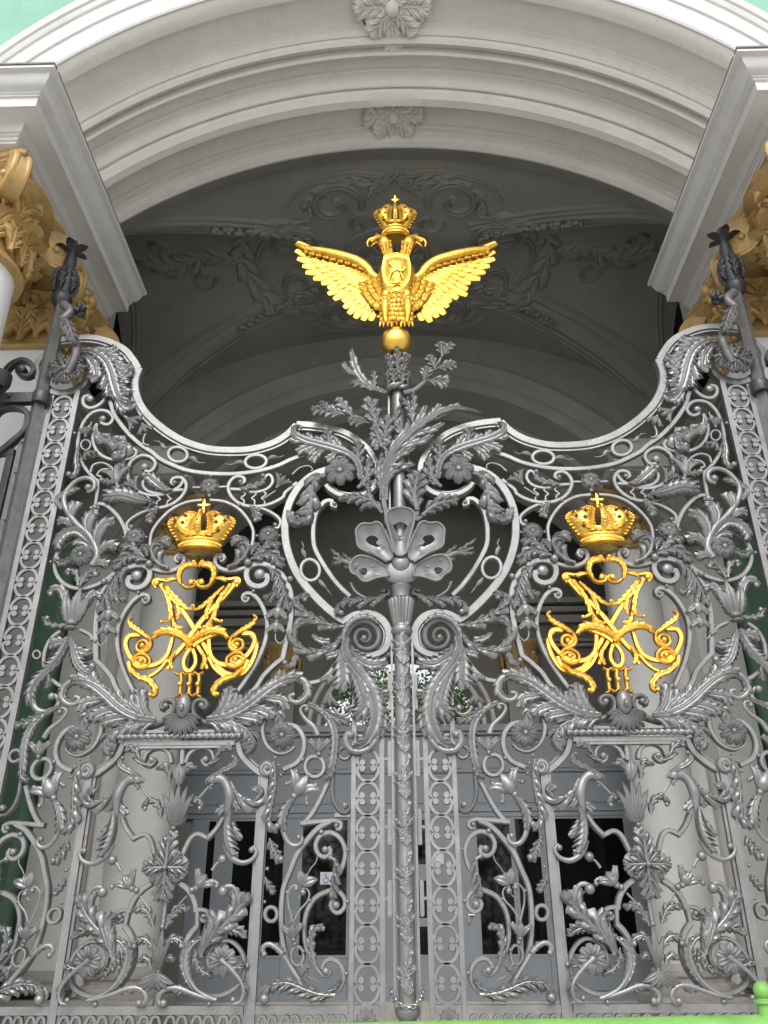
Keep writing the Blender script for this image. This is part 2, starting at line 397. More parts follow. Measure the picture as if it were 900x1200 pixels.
def ellipse_ring(cr, p, rx, ry, w, name='ring', sym=False, rot=0.0, y0=0.0, squig=(), mb=None):
    pts = []
    for k in range(18):
        a = 2*PI*k/18; dx, dy = rx*math.cos(a), ry*math.sin(a)
        pts.append((p[0]+dx*math.cos(rot)-dy*math.sin(rot), p[1]+dx*math.sin(rot)+dy*math.cos(rot)))
    m_ = MB(); bar([(cr, pts)], w/cr.k, closed=True, mb0=m_, y0=y0, step=.012)
    for crq, s_ in squig:
        q = path([(crq, s_)]); c = catmull(q, step=.012); n = len(c)
        m_.tube([(a[0], .012, a[1]) for a in c], [(2.6*math.sin(PI*min(1, .12+k/n*1.5))+.2 if k/n < .6 else 1.6*(1-k/n)+.35)*c[k][2] for k in range(n)], n=8)
    return put(m_, name, None, sym)
def bell(cr, base, tipp, w, sym=False, name='bell_flower', curls=True, mat=None):
    """bell or tulip flower from base (stalk end) to tipp (mouth); w = mouth width in crop px"""
    x0, z0 = cr.P(base); x1, z1 = cr.P(tipp); wm = cr.m(base, w)/2
    a = math.atan2(z1-z0, x1-x0); Ln = math.hypot(x1-x0, z1-z0); mb = MB()
    prof = [(.18, 0), (.55, .12), (.85, .32), (.9, .5), (.72, .75), (.5, .95)]
    pts = [(x0+math.cos(a)*Ln*t, -.012, z0+math.sin(a)*Ln*t) for r, t in prof]
    mb.tube(pts, [wm*r*.72 for r, t in prof], n=12, flat=.8)
    for sg in (-1, 0, 1):
        st = (x0+math.cos(a)*Ln*.25-math.sin(a)*sg*wm*.35, z0+math.sin(a)*Ln*.25+math.cos(a)*sg*wm*.35)
        lobe(mb, st, a+sg*.1, a+sg*1.5, Ln*(.85 if sg == 0 else 1.0), wm*.36, -.02-(0.008 if sg == 0 else 0), .010, .02, ns=8, teeth=0)
        if sg and curls:
            px_, pz_ = x0+math.cos(a)*Ln*.93-math.sin(a)*sg*wm*.95, z0+math.sin(a)*Ln*.93+math.cos(a)*sg*wm*.95
            mb.sphere((px_, -.02, pz_), wm*.22, 10, 7)
    mb.sphere((x0, -.01, z0), wm*.30, 10, 7)
    return put(mb, name, mat, sym)

# ---- rims
bar(seg(A, [(655,330),(620,270),(560,195),(480,145),(380,108),(280,93),(200,97)], TL, [(400,112),(330,190),(262,260),(255,330),(280,400),(340,460),(430,482),(530,455),(600,395),(615,325),(590,262),(540,225)]), 8.2, 6.0, name='gate_rim', prof='lip', lip=-.32, d=.07)
bar(seg(A, [(662,325),(634,400),(630,480),(655,570),(710,660),(790,740)], Cc, [(0,50),(120,113),(270,158),(430,172),(600,164),(760,121)], D4, [(100,186),(176,110)]), 8.4, 8.4, name='gate_rim', prof='lip', lip=.32, d=.07)
bar(seg(D4, [(176,104),(280,110),(400,127),(530,162),(640,225),(730,310),(780,400),(792,480),(770,560),(700,625),(600,650),(500,635),(430,595),(400,560)]), 8.2, 6.0, name='gate_rim', prof='lip', lip=.32, d=.07)
for cr, p in ((A,(676,324)), (D4,(176,98))):
    pass
bar(seg(A, [(440,570),(478,680),(560,795),(660,893),(760,960)], B, [(690,238),(800,290)], Cc, [(130,325),(300,348),(480,350),(650,330),(800,290)], D4, [(130,372),(235,332)]), 5.2, name='lower_rim')
bar(seg(D4, [(425,440),(300,485),(200,568),(130,680),(95,800),(88,920)], H, [(38,130),(80,260),(140,370),(230,480),(330,580),(420,655),(482,692)]), 8.4, 9.4, name='heart_scroll')
bar(seg(H, [(474,694),(560,645),(650,633),(740,665),(800,740),(806,820),(780,895),(710,938),(620,945),(560,915)]), 10.5, 7, name='heart_scroll', lip=.2, prof='lip')
bar(seg(H, [(480,960),(472,870),(490,785),(545,715),(625,690),(705,730),(735,810),(710,880),(640,908),(575,880),(552,820),(580,768),(635,762),(668,800),(655,845),(615,850),(600,825)]), 9.5, 4.0, eye=(H,(622,826)), er=3.0, name='leaf_volute', prof='round', y0=-.03, d=.05)
leaf(seg(H, [(475,900),(480,810),(520,735),(590,690),(670,690),(730,740)]), 6, 2, 7, phi=30, y0=-.035)
bar(seg(D4, [(480,722),(440,712),(445,682),(400,680),(360,715),(320,780),(302,880),(302,975)], H, [(250,140),(290,220),(360,330),(440,430),(515,500)]), 5.4, eye=(D4,(462,706)), er=2.8)
ellipse_ring(H, (215,305), 70, 80, 26, squig=[(H,[(178,212),(168,180),(155,150),(165,125),(150,88)]), (H,[(280,378),(300,405),(325,430),(345,455),(374,490)])], rot=-.25)
ellipse_ring(Cc, (640,260), 80, 50, 26, squig=[(Cc,[(552,270),(520,262),(490,268),(450,282),(408,272)]), (Cc,[(728,243),(760,226),(790,222),(820,226),(856,208)])], rot=-.08)
ellipse_ring(Cc, (52,205), 72, 55, 26, squig=[(Cc,[(132,232),(165,232),(190,255),(220,268),(260,264)]), (B,[(742,160),(715,150),(700,125),(675,105),(640,104)])], rot=.15)
# ---- volute acanthus above the heart
leaf(seg(D4, [(660,540),(650,440),(600,365),(490,312),(360,275),(240,240),(160,190),(165,140),(220,138)]), 6, 6, 12, ball=(D4,(215,150)), ballr=2.6, phi=40, y0=-.025)
for q_ in ([(340,270),(290,240),(245,195)], [(420,290),(360,250),(310,225)], [(560,340),(500,290),(455,225)], [(310,275),(240,300),(178,328)], [(400,300),(340,340),(285,398)], [(360,285),(310,300),(255,340)], [(480,325),(440,365),(400,385)], [(250,245),(190,240),(135,215)], [(560,350),(530,380),(500,385)]):
    leaf(seg(D4, q_), 6, 6, 4, phi=40, y0=-.014, name='acanthus_lobe')
leaf(seg(D4, [(640,600),(700,530),(715,450),(722,390)]), 7, 9, 4, stem=.25)
leaf(seg(D4, [(655,440),(640,350),(642,262)]), 8, 9, 4, stem=.25)
leaf(seg(D4, [(440,310),(425,250),(412,175)]), 8, 8, 4, stem=.25)
rosette(D4, (507,482), 112, 7, y0=-.03, h=.026, boss=.22, wid=.36, rot=.3)
leaf(seg(D4, [(400,500),(320,540),(290,640),(285,740),(240,840),(165,855),(130,800)]), 9, 15, 6, ball=(D4,(150,795)), ballr=3.0, phi=75)
# ---- below the upper rims: scrolls beside the crown (both halves)
bar(seg(Cc, [(520,425),(555,410),(545,378),(490,372),(445,410),(432,460),(455,520),(510,570),(590,595),(690,592),(780,565),(850,522)], D4, [(90,620),(180,545)]), 4.3, eye=(Cc,(525,413)), er=2.6, sym=True)
bar(seg(Cc, [(705,378),(740,355),(768,395),(752,440),(700,475),(620,487),(540,470),(450,465)]), 4.0, eye=(Cc,(695,366)), er=2.6, sym=True)
leaf(seg(Cc, [(520,472),(600,462),(670,440),(712,400)]), 5, 4, 4, sym=True, h=.008)
_m = MB()
for x_ in (545, 625, 700):
    bar(seg(Cc, [(x_,487),(x_+18,500),(x_,520),(x_-18,535),(x_+4,548),(x_+6,585)]), 2.2, mb0=_m, step=.008)
put(_m, 'fretwork', None, True)
stalk(seg(Cc, [(700,545),(790,485)]), 2.2, 2.2, sym=True)
bell(Cc, (800,462), (865,385), 80, sym=True)
stalk(seg(D4, [(145,490),(200,440),(270,425),(298,450),(285,465)]), 2.5, 1.3, name='tendril')
bar(seg(Cc, [(560,585),(640,598),(720,622),(790,662),(826,705),(810,755),(785,750)]), 3.8, eye=(Cc,(787,735)), er=2.6, sym=True)
leaf(seg(Cc, [(600,600),(640,640),(655,700)]), 6, 6, 3, sym=True, ball=(Cc,(640,712)), ballr=2.8, h=.01)
rosette(Cc, (293,452), 60, 8, discr=72, boss=.28, rim=True)
bar(seg(Cc, [(165,455),(222,455)]), 2.6); bar(seg(Cc, [(364,451),(432,449)]), 2.6)
rosette(Cc, (738,820), 60, 8, discr=76, boss=.28, sym=True, rim=True)
_m = MB(); bead(Cc,(305,372),11,mb=_m); bead(Cc,(292,522),16,mb=_m); putsplit(_m, False)
_m = MB(); bead(Cc,(650,822),11,mb=_m); bead(Cc,(822,820),11,mb=_m); bead(Cc,(515,590),14,mb=_m); putsplit(_m, True)
# oval round the crown
bar(seg(Cc, [(293,548),(400,560),(500,606),(578,690),(620,780),(615,870)], G, [(470,150)]), 3.9, sym=True, name='crown_oval')
bar(seg(G, [(240,232),(268,225),(270,200),(235,188),(205,215),(212,265),(270,300),(350,305),(430,285),(455,262)]), 5.5, 4.5, eye=(G,(243,214)), er=3.4, sym=True)
leaf(seg(G, [(300,296),(380,262),(440,200),(462,130),(430,85),(372,78)]), 14, 4, 6, sym=True, phi=55)
bead(G, (455,256), 32, sym=True, y0=-.01)
leaf(seg(G, [(478,232),(540,215),(600,200),(655,215),(700,280)]), 9, 7, 6, sym=True)
leaf(seg(G, [(500,210),(560,160),(620,120),(685,122)]), 5, 7, 4, sym=True)
leaf(seg(G, [(480,200),(495,160),(530,125)]), 6, 5, 3, sym=True)
# big spirals
bar(seg(G, [(560,350),(598,345),(590,400),(530,428),(465,405),(440,345),(455,288),(510,258),(590,262),(680,312),(740,390),(774,480),(780,600),(768,720),(742,840),(714,968)]), 6.6, 6.2, eye=(G,(540,335)), er=6.4, sym=True, name='monogram_frame')
bar(seg(G, [(722,962),(660,1010)], K, [(510,130),(440,200),(390,280),(320,352),(245,405)]), 5.6, sym=True, name='monogram_frame')
leaf(seg(G, [(600,285),(670,340),(712,420),(740,510),(758,590)]), 5, 12, 7, sym=True, phi=50)
leaf(seg(G, [(700,400),(672,455),(640,495),(590,515)]), 8, 4, 4, sym=True)
bell(G, (688,585), (672,680), 130, sym=True); bell(G, (672,700), (665,780), 120, sym=True)
stalk(seg(G, [(665,770),(662,830),(695,866),(728,835)]), 2.2, 1.8, sym=True, name='tendril')
bar(seg(G, [(452,508),(440,540),(412,520),(425,485),(480,483),(540,540),(585,640),(597,740),(575,860),(515,1000)], K, [(320,210),(245,318)]), 5.0, eye=(G,(432,517)), er=2.6, sym=True, name='monogram_frame')
bead(G, (772,378), 26, sym=True); bead(G, (778,817), 11, sym=True); bead(G, (495,468), 14, sym=True)
# base of the monogram: two acanthus sweeps, shell, rope ledge
bar(seg(J, [(690,452),(720,440),(715,400),(670,385),(625,410),(615,470),(645,520),(720,560),(820,585)], K, [(150,585)]), 5.6, 7, eye=(J,(684,430)), er=3.2, sym=True, prof='round', d=.05, y0=-.02)
leaf(seg(K, [(20,540),(140,525),(240,490),(340,430),(440,350),(540,280),(640,238),(725,235)]), 7, 7, 8, sym=True, phi=40, h=.02, y0=-.03)
for q_ in ([(50,530),(120,480),(165,400),(192,312)], [(150,520),(235,450),(320,400),(372,325)], [(100,525),(180,470),(240,420),(262,352)], [(280,465),(365,395),(425,350),(478,298)], [(395,385),(475,310),(550,250),(592,172)], [(500,300),(590,255),(660,220),(742,216)], [(340,425),(420,370),(500,320),(535,270)], [(20,545),(85,565),(120,600),(132,638)], [(110,545),(180,565),(215,600),(222,638)], [(220,515),(300,515),(380,528),(440,552)], [(330,465),(400,462),(470,485),(520,520)], [(450,375),(520,385),(590,400),(610,470)]):
    leaf(seg(K, q_), 8, 8, 6, sym=True, phi=40, h=.02, y0=-.016, name='acanthus_lobe')
stalk(seg(K, [(640,240),(720,230),(775,280),(770,360),(710,408),(655,400),(640,360),(680,350)]), 9, 5, sym=True, y0=-.015)
leaf(seg(K, [(700,235),(755,280),(760,350),(700,395)]), 8, 4, 5, sym=True, phi=45)
leaf(seg(K, [(60,545),(180,560),(280,590),(350,650),(370,710),(335,765)]), 9, 14, 6, sym=True, phi=55, h=.018, y0=-.014)
leaf(seg(K, [(300,480),(400,500),(480,480),(560,500),(575,570)]), 7, 10, 5, sym=True, phi=50, y0=-.012)
leaf(seg(K, [(180,460),(175,390),(200,310)]), 8, 8, 4, sym=True, stem=.22)
_x, _z = J.P((548,505)); _r = J.m((548,505), 175); _m = MB()
for k in range(11):
    a = math.radians(-168+k*15.6); lobe(_m, (_x+math.cos(a)*_r*.2, _z+math.sin(a)*_r*.2), a, a, _r*.80*(1 if 1 < k < 9 else .85), _r*.13, -.035, .02, .04, ns=8, teeth=0, droop=.2)
_m.sphere((_x, -.03, _z+_r*.35), (_r*.33, .05, _r*.55), 14, 9); _m.sphere((_x, -.07, _z+_r*.25), (_r*.12, .03, _r*.2), 10, 7)
put(_m, 'shell')
_m = MB(); _a = PX.P((139.5,865)); _b = PX.P((283,863)); _n = 150; _rr = 3.2*psc(210,865)
vs = []; fs = []
for k in range(_n+1):
    t = k/_n
    for i in range(12):
        q = 2*PI*i/12; r_ = _rr*(1+.20*math.sin(3*q*0+q*1.0*2+t*2*PI*19)); vs.append((_a[0]+(_b[0]-_a[0])*t, -.03+r_*math.cos(q), _a[1]+(_b[1]-_a[1])*t+r_*math.sin(q)))
for k in range(_n):
    for i in range(12): fs.append((k*12+i, k*12+(i+1)%12, (k+1)*12+(i+1)%12, (k+1)*12+i))
_m.add(vs, fs); put(_m, 'rope_moulding')
_m = MB(); _zc = (_a[1]+_b[1])/2; _xc = (_a[0]+_b[0])/2; _w = _b[0]-_a[0]
_m.box((_xc, .01, _zc+_rr*1.9), (_w*.93, .07, _rr*1.0)); _m.box((_xc, .02, _zc-_rr*2.1), (_w*.90, .06, _rr*1.7)); _m.box((_xc, .012, _zc-_rr*3.6), (_w*.86, .05, _rr*.9))
put(_m, 'ledge')
bar(seg(K, [(246,705),(268,790),(325,862),(400,925),(440,945)]), 7.0, sym=True, prof='lip', lip=-.3, name='panel_arch')
# rosette loops beside the ledge
bar(seg(K, [(590,908),(690,858),(742,770),(742,670),(690,590),(610,570)]), 5.6, sym=True)
bar(seg(K, [(452,520),(432,600),(450,695),(500,760),(570,790),(640,768),(672,735)]), 5.4, 3, sym=True)
rosette(K, (585,660), 100, 9, sym=True, y0=-.02, h=.024, boss=.20, wid=.40, droop=.9)
# ---- scroll bracket with hanging leaves
bar(seg(Pp, [(85,285),(110,262),(92,235),(60,245),(52,285),(85,315),(125,290),(130,240),(100,205)]), 3.6, eye=(Pp,(86,265)), er=2.2, sym=True, y0=-.03, prof='round', name='scroll_bracket')
leaf(seg(Pp, [(135,215),(150,330),(140,450),(118,560),(112,660),(150,725)]), 3, 9, 7, sym=True, y0=-.025, ball=(Pp,(165,700)), ballr=3.8, phi=50)
_m = MB(); disc(_m, Pp.P((86,265)), Pp.m((86,265), 62), -.028, .03, n=24)
for p in ((147,185),(175,240),(190,315)): bead(Pp, p, 13, mb=_m, y0=-.02)
put(_m, 'scroll_bracket', None, True)
leaf(seg(Pp, [(105,790),(125,850),(150,900),(190,955)]), 6, 7, 4, sym=True, ball=(Pp,(190,945)), ballr=3.6)
leaf(seg(S, [(72,50),(90,110),(128,165)]), 6, 4, 3, sym=True, ball=(S,(125,168)), ballr=2.8)
_m = MB(); bead(Pp,(85,1016),15,mb=_m); bead(S,(65,237),12,mb=_m); putsplit(_m, True)
# ---- S acanthus, tulip and ring column
stalk(seg(L, [(208,785),(180,720),(115,660),(78,600),(92,565),(130,562),(142,590)]), 7, 3, ball=(L,(126,592)), sym=True)
bell(L, (216,925), (222,815), 130, sym=True)
ellipse_ring(Pp, (440,243), 72, 78, 30, sym=True)
leaf(seg(L, [(135,545),(220,590),(290,650),(330,730),(342,830)], Pp, [(590,160),(570,280),(555,350)]), 5, 6, 8, sym=True, phi=35, stem=.5)
leaf(seg(L, [(200,580),(280,625),(360,665),(432,680)]), 6, 7, 5, sym=True, phi=50)
leaf(seg(Pp, [(590,230),(570,300),(520,340)]), 4, 5, 3, sym=True)
bar(seg(Pp, [(588,0),(580,120),(578,260),(575,380),(572,440),(592,525),(640,590),(695,585),(702,535),(670,520)]), 6.2, 4.2, eye=(Pp,(668,540)), er=3.4, sym=True, prof='round', y0=-.01)
bar(seg(Pp, [(536,370),(490,470),(425,590),(352,680)]), 5.4, sym=True, name='zigzag_bar')
bar(seg(Pp, [(330,672),(430,662),(520,654),(590,650),(640,672),(632,712),(600,712)]), 5.4, 4.6, eye=(Pp,(604,690)), er=2.8, sym=True, name='zigzag_bar')
bar(seg(Pp, [(560,655),(470,705),(380,800),(305,905),(255,1029)], S, [(205,130),(188,280),(190,430),(208,590),(270,745),(350,860),(430,925),(540,945),(630,890),(662,790),(625,700),(560,668),(510,695),(495,745)]), 6.0, 5.4, eye=(S,(525,762)), er=4.4, sym=True)
bar(seg(S, [(550,150),(450,200),(388,290),(362,400),(364,520),(392,630),(440,715),(500,790),(548,790),(556,750)]), 5.4, 4.4, sym=True)
bar(seg(Pp, [(535,905),(560,890),(550,862),(520,855)][::-1]+[(500,868),(500,905),(530,920),(560,900)][:0]+[], Pp, [(490,900)]), 3, sym=True) if False else None
bar(seg(Pp, [(545,850),(562,890),(520,926),(470,905),(448,840),(480,768),(560,742),(635,788),(672,880),(662,960),(635,1029)], S, [(590,60)]), 5.2, eye=(Pp,(520,872)), er=3.8, sym=True)
bar(seg(S, [(548,150),(610,152),(662,205),(668,270),(620,320),(575,298),(560,245),(590,225)]), 5.0, eye=(S,(602,262)), er=4.2, sym=True)
leaf(seg(Pp, [(556,930),(595,965)], S, [(585,30),(570,100),(572,190)]), 9, 2, 6, sym=True, phi=52)
bead(Pp, (560,932), 22, sym=True)
leaf(seg(S, [(448,705),(424,610),(420,510),(450,440),(505,432)]), 6, 5, 5, sym=True, ball=(S,(505,438)), ballr=3.0)
leaf(seg(S, [(530,915),(590,890),(635,830)]), 4, 3, 3, sym=True)
leaf(seg(S, [(600,938),(480,930),(370,895),(250,848),(130,855),(70,905)]), 12, 7, 8, sym=True, ball=(S,(68,965)), ballr=6.2, phi=50, y0=-.02, h=.02)
stalk(seg(S, [(110,870),(50,900),(30,950),(60,990)]), 9, 4, sym=True)
stalk(seg(S, [(75,640),(50,600),(75,560),(130,565),(200,630),(270,740),(350,855),(440,930)]), 6, 6, sym=True, ball=(S,(65,632)), ballr=3.6, y0=-.015)
leaf(seg(S, [(90,560),(150,570),(210,630)]), 4, 4, 3, sym=True)
# lily, heart stems, bell, oval ring
stalk(seg(S, [(278,392),(262,330),(243,250),(245,160),(290,112),(325,135),(310,158)]), 2.8, 2.2, ball=(S,(305,140)), ballr=3.2, sym=True)
stalk(seg(S, [(288,380),(330,300),(388,235),(402,170),(370,130),(345,150)]), 2.8, 2.2, ball=(S,(355,165)), ballr=3.6, sym=True)
stalk(seg(Pp, [(463,925),(450,970),(410,1020)], S, [(352,110),(345,180),(315,215)]), 1.6, 1.3, sym=True, name='tendril')
_m = MB()
for a_, b_ in (((352,108),(336,-10)), ((352,108),(468,68)), ((352,108),(395,20))):
    q = path(seg(S, [a_, b_])); a = math.atan2(q[1][1]-q[0][1], q[1][0]-q[0][0]); l_ = math.hypot(q[1][1]-q[0][1], q[1][0]-q[0][0])
    lobe(_m, q[0][:2], a+.2, a-.2, l_, l_*.30, -.01, .012, .012, teeth=0, ns=10)
put(_m, 'lily', None, True)
bell(S, (283,520), (275,410), 130, sym=True); bead(S, (293,552), 18, sym=True)
ellipse_ring(S, (310,645), 46, 72, 20, sym=True)
bell(S, (345,715), (390,765), 80, sym=True, curls=False)
stalk(seg(S, [(385,785),(410,815),(445,820),(475,852)]), 1.8, 1.0, sym=True, name='tendril')
ellipse_ring(S, (110,330), 46, 55, 26, sym=True)
_m = MB()
for p in ((690,235),(680,778)): bead(S, p, 16, mb=_m)
bead(S, (500,983), 18, mb=_m); bead(S, (232,162), 12, mb=_m); bead(S, (405,225), 12, mb=_m); bead(S,(358,610),12,mb=_m); bead(Pp,(350,195),16,mb=_m); bead(Pp,(492,740),20,mb=_m); bead(Pp,(692,875),13,mb=_m)
putsplit(_m, True)
# hanging flower head and twisted leaf
bell(Pp, (290,470), (385,330), 190, sym=True); bead(Pp, (385,325), 20, sym=True)
stalk(seg(Pp, [(345,345),(280,350),(235,385)]), 6, 4, ball=(Pp,(232,378)), ballr=2.6, sym=True)
stalk(seg(Pp, [(370,420),(380,480),(375,525)]), 6, 4, ball=(Pp,(385,528)), ballr=2.8, sym=True)
leaf(seg(Pp, [(290,485),(235,560),(205,650),(212,740)]), 5, 8, 6, sym=True, phi=35, stem=.5)
stalk(seg(Pp, [(205,640),(208,740),(245,820),(300,845),(345,815),(340,770)]), 7, 5, ball=(Pp,(322,780)), ballr=3.4, sym=True)
ellipse_ring(Pp, (665,140), 42, 45, 22, sym=True)
# ---- panel: top scrolls, palmettes, griffins (right half traced, mirrored)
bar(seg(O, [(216,85),(208,225)]), 5.4, name='panel_stem')
bar(seg(O, [(236,215),(262,150),(318,108),(385,102),(432,130),(448,180),(440,225),(395,235),(360,205),(375,178)]), 4.6, 3.6, eye=(O,(388,190)), er=3.8, sym=True)
leaf(seg(O, [(400,235),(460,215),(515,180)]), 4, 2, 3, sym=True)
leaf(seg(O, [(468,185),(510,130),(560,105),(585,125)]), 5, 4, 4, sym=True, ball=(O,(582,122)), ballr=2.4)
_m = MB()
for sg, (a_, b_, w_) in [(s_, q) for s_ in (0,) for q in (((197,385),(195,220),.16), ((190,370),(160,240),.14), ((200,370),(235,240),.14))]:
    q = path(seg(O, [a_, b_])); a = math.atan2(q[1][1]-q[0][1], q[1][0]-q[0][0]); l_ = math.hypot(q[1][1]-q[0][1], q[1][0]-q[0][0])
    lobe(_m, q[0][:2], a, a, l_, l_*w_*1.5, -.015, .014, .02, teeth=.08, ns=9)
put(_m, 'palmette')
leaf(seg(O, [(205,380),(225,310),(265,245),(320,262)]), 5, 5, 4, sym=True)
_m = MB(); _q = path(seg(O, [(172,700),(172,400)])); _l = _q[1][1]-_q[0][1]; _s = _q[0][2]/k6
_m.tube([(_q[0][0]+.0, -.01, _q[0][1]+_l*t) for t in (0,.05,.15,.3,.45,.6)], [_s*r for r in (20,52,74,80,66,48)], n=16, flat=.55)
for dx, a0, a1, ll in ((0,0,0,.98),(-22,.05,.28,.92),(22,-.05,-.28,.92),(-40,.15,.62,.78),(40,-.15,-.62,.78)):
    lobe(_m, (_q[0][0]+dx*_s, _q[0][1]+_l*.12), PI/2+a0, PI/2+a1, _l*ll, _s*24, -.045+abs(dx)*.0003, .014, .03, teeth=.1, ns=10)
put(_m, 'lily_cup')
leaf(seg(O, [(215,640),(240,560),(290,505),(345,500),(368,545)]), 4, 5, 5, sym=True, ball=(O,(352,562)), ballr=2.8)
_m = MB(); bead(O,(152,706),22,mb=_m); bead(O,(130,745),20,mb=_m); bead(O,(172,745),20,mb=_m); bead(O,(150,760),24,mb=_m); put(_m,'bud')
bar(seg(O, [(150,780),(143,830)]), 4.6, name='panel_stem')
# griffin
def griffin():
    mb = MB(); p = path(seg(O, [(440,372),(455,345),(490,338),(530,355),(560,400),(575,470),(565,560),(552,640)])); s = p[0][2]
    c = catmull(p, n=26); rr = [5.2,6.0,6.4,6.6,6.4,6.2,6.0,5.8,5.6,5.6,5.8,6.0,6.2,6.4,6.6,6.6,6.4,6,5.6,5.2,4.8,4.4,4,3.6,3.2,2.8,2.4]
    mb.tube([(q[0], -.02, q[1]) for q in c], [r*s*.98 for r in rr], n=12, flat=.9)
    for pts, r0, r1 in (([(455,335),(425,338),(402,358),(405,378)], 3.4, .5), ([(460,380),(440,392),(428,412),(445,420)], 2.6, .8)):
        q = catmull(path(seg(O, pts)), n=8); mb.tube([(a[0], -.025, a[1]) for a in q], [(r0+(r1-r0)*k/8)*s for k in range(9)], n=10)
    x, z = O.P((472,332)); mb.sphere((x, -.02-6*s, z), 1.5*s, 8, 6)
    x, z = O.P((475,322)); mb.tube([(x-4*s, -.02-5*s, z-.5*s), (x, -.02-6.4*s, z+1.2*s), (x+4*s, -.02-5*s, z)], [.4*s, 1.1*s, .4*s], n=6)
    body = put(mb, 'griffin_body', None, True)
griffin()
leaf(seg(O, [(455,312),(520,282),(590,245),(620,205),(602,172)]), 4, 4, 4, sym=True, ball=(O,(600,176)), ballr=2.4, phi=25, stem=.5, name='griffin_crest')
leaf(seg(O, [(575,370),(625,450),(700,500),(770,500),(798,450),(768,425)]), 3, 11, 6, sym=True, phi=55, ball=(O,(766,430)), ballr=3.0, name='griffin_wing', stem=.3)
leaf(seg(O, [(565,460),(548,540),(475,602)]), 5, 5, 4, sym=True, name='griffin_wing', phi=35)
leaf(seg(O, [(590,470),(610,520),(640,580)]), 4, 4, 4, sym=True, name='griffin_wing', phi=35)
leaf(seg(O, [(568,570),(540,690),(545,820),(590,930)]), 12, 2, 7, sym=True, phi=40, name='griffin_tail', stem=.42, y0=-.015)
stalk(seg(O, [(545,820),(580,920),(660,972),(740,950),(778,890),(745,850)]), 9, 4, ball=(O,(742,875)), ballr=3.6, sym=True, y0=-.012)
leaf(seg(O, [(560,600),(590,700),(660,800)]), 5, 5, 5, sym=True, phi=35, name='griffin_tail')
leaf(seg(O, [(560,860),(600,910),(640,915)]), 4, 4, 3, sym=True, phi=35, name='griffin_tail')
stalk(seg(O, [(432,382),(345,480)]), 2.6, 3.2, sym=True, name='rod')
bar(seg(O, [(522,625),(470,710),(392,792)]), 5.0, sym=True); bar(seg(O, [(402,783),(330,752),(272,790),(215,905)]), 5.0, sym=True)
bead(O, (520,945), 36, sym=True)
stalk(seg(O, [(520,950),(478,975),(440,1029)]), 2, 4, sym=True)
bell(R, (325,135), (400,40), 150, sym=True); bead(R, (290,148), 24, sym=True); bead(R,(315,125),18,sym=True)
stalk(seg(R, [(395,90),(450,80),(485,105)]), 6, 4, ball=(R,(478,120)), ballr=3.0, sym=True)
# diamond plate
_m = MB(); hw = [(.055,.19),(.062,.115),(.13,.06),(.13,-.055),(.062,-.11),(.055,-.205)]; _x, _z = -AX, PX.P((198,1017))[1]
_m.prism([(_x+a, _z+b) for a, b in hw]+[(_x-a, _z+b) for a, b in hw[::-1]], 0, .03, 0); put(_m, 'diamond_plate')
_m = MB()
for k in range(4):
    a = PI/2*k+PI/2; l_ = .175 if k % 2 == 0 else .135
    tmp = MB(); leafmesh(tmp, [(_x, _z), (_x+math.cos(a)*l_*.5, _z+math.sin(a)*l_*.5), (_x+math.cos(a)*l_, _z+math.sin(a)*l_)], l_*.44, l_*.44, 4, -.02, .014, .03, 50); _m.add(tmp.v, tmp.f)
    a += PI/4; tmp = MB(); leafmesh(tmp, [(_x, _z), (_x+math.cos(a)*.055, _z+math.sin(a)*.055), (_x+math.cos(a)*.115, _z+math.sin(a)*.115)], .04, .04, 4, -.012, .012, .03, 60); _m.add(tmp.v, tmp.f)
_m.sphere((_x, -.05, _z), .02, 10, 7); put(_m, 'plate_ornament', ang=30)
bar(seg(R, [(95,190),(66,425)]), 4.8, name='panel_stem'); stalk(seg(R, [(252,192),(150,305)]), 2.6, 2.6, sym=True, name='rod')
bar(seg(R, [(190,95),(250,140),(300,220),(318,312)]), 6.0, sym=True)
bar(seg(R, [(300,300),(370,298),(412,325),(412,372),(372,388),(352,355)]), 5.0, 4.0, eye=(R,(376,346)), er=3.0, sym=True)
bar(seg(R, [(325,300),(326,420)]), 5.0, sym=True)
bar(seg(R, [(330,415),(265,490),(222,590),(210,700),(240,810),(300,895),(390,945),(480,948),(570,915),(645,850),(682,750),(672,650),(625,570),(560,530),(490,545),(425,600),(405,690),(435,760),(500,800)]), 6.4, 3.6, sym=True)
stalk(seg(R, [(400,525),(340,530),(280,590),(245,680),(265,800),(340,910),(460,975)]), 3, 5, sym=True, y0=-.02)
leaf(seg(R, [(310,900),(255,800),(232,700),(245,610),(275,530)]), 6, 8, 7, sym=True, phi=22, stem=.35)
leaf(seg(R, [(395,528),(345,525),(300,560),(275,620)]), 3, 5, 4, sym=True)
rosette(R, (530,680), 102, 9, sym=True, y0=-.03, h=.02, boss=.26, wid=.44, droop=-.4)
stalk(seg(R, [(520,672),(590,735),(660,820),(690,900),(665,985),(610,1000)]), 5.5, 3.5, ball=(R,(612,968)), ballr=3.2, sym=True, y0=-.06)
leaf(seg(R, [(640,790),(690,860),(690,940)]), 4, 4, 3, sym=True, y0=-.04)
leaf(seg(R, [(600,735),(650,720),(680,690)]), 4, 4, 3, sym=True, y0=-.04)
leaf(seg(Q, [(400,655),(375,545),(300,450),(215,340),(160,215)]), 12, 14, 6, sym=True, y0=-.015, h=.02, phi=55)
leaf(seg(Q, [(410,640),(372,500),(350,400),(410,320)]), 8, 11, 6, sym=True, y0=-.02, h=.02, phi=42)
leaf(seg(Q, [(330,490),(220,455),(115,500)]), 5, 9, 6, sym=True, y0=-.01, phi=55)
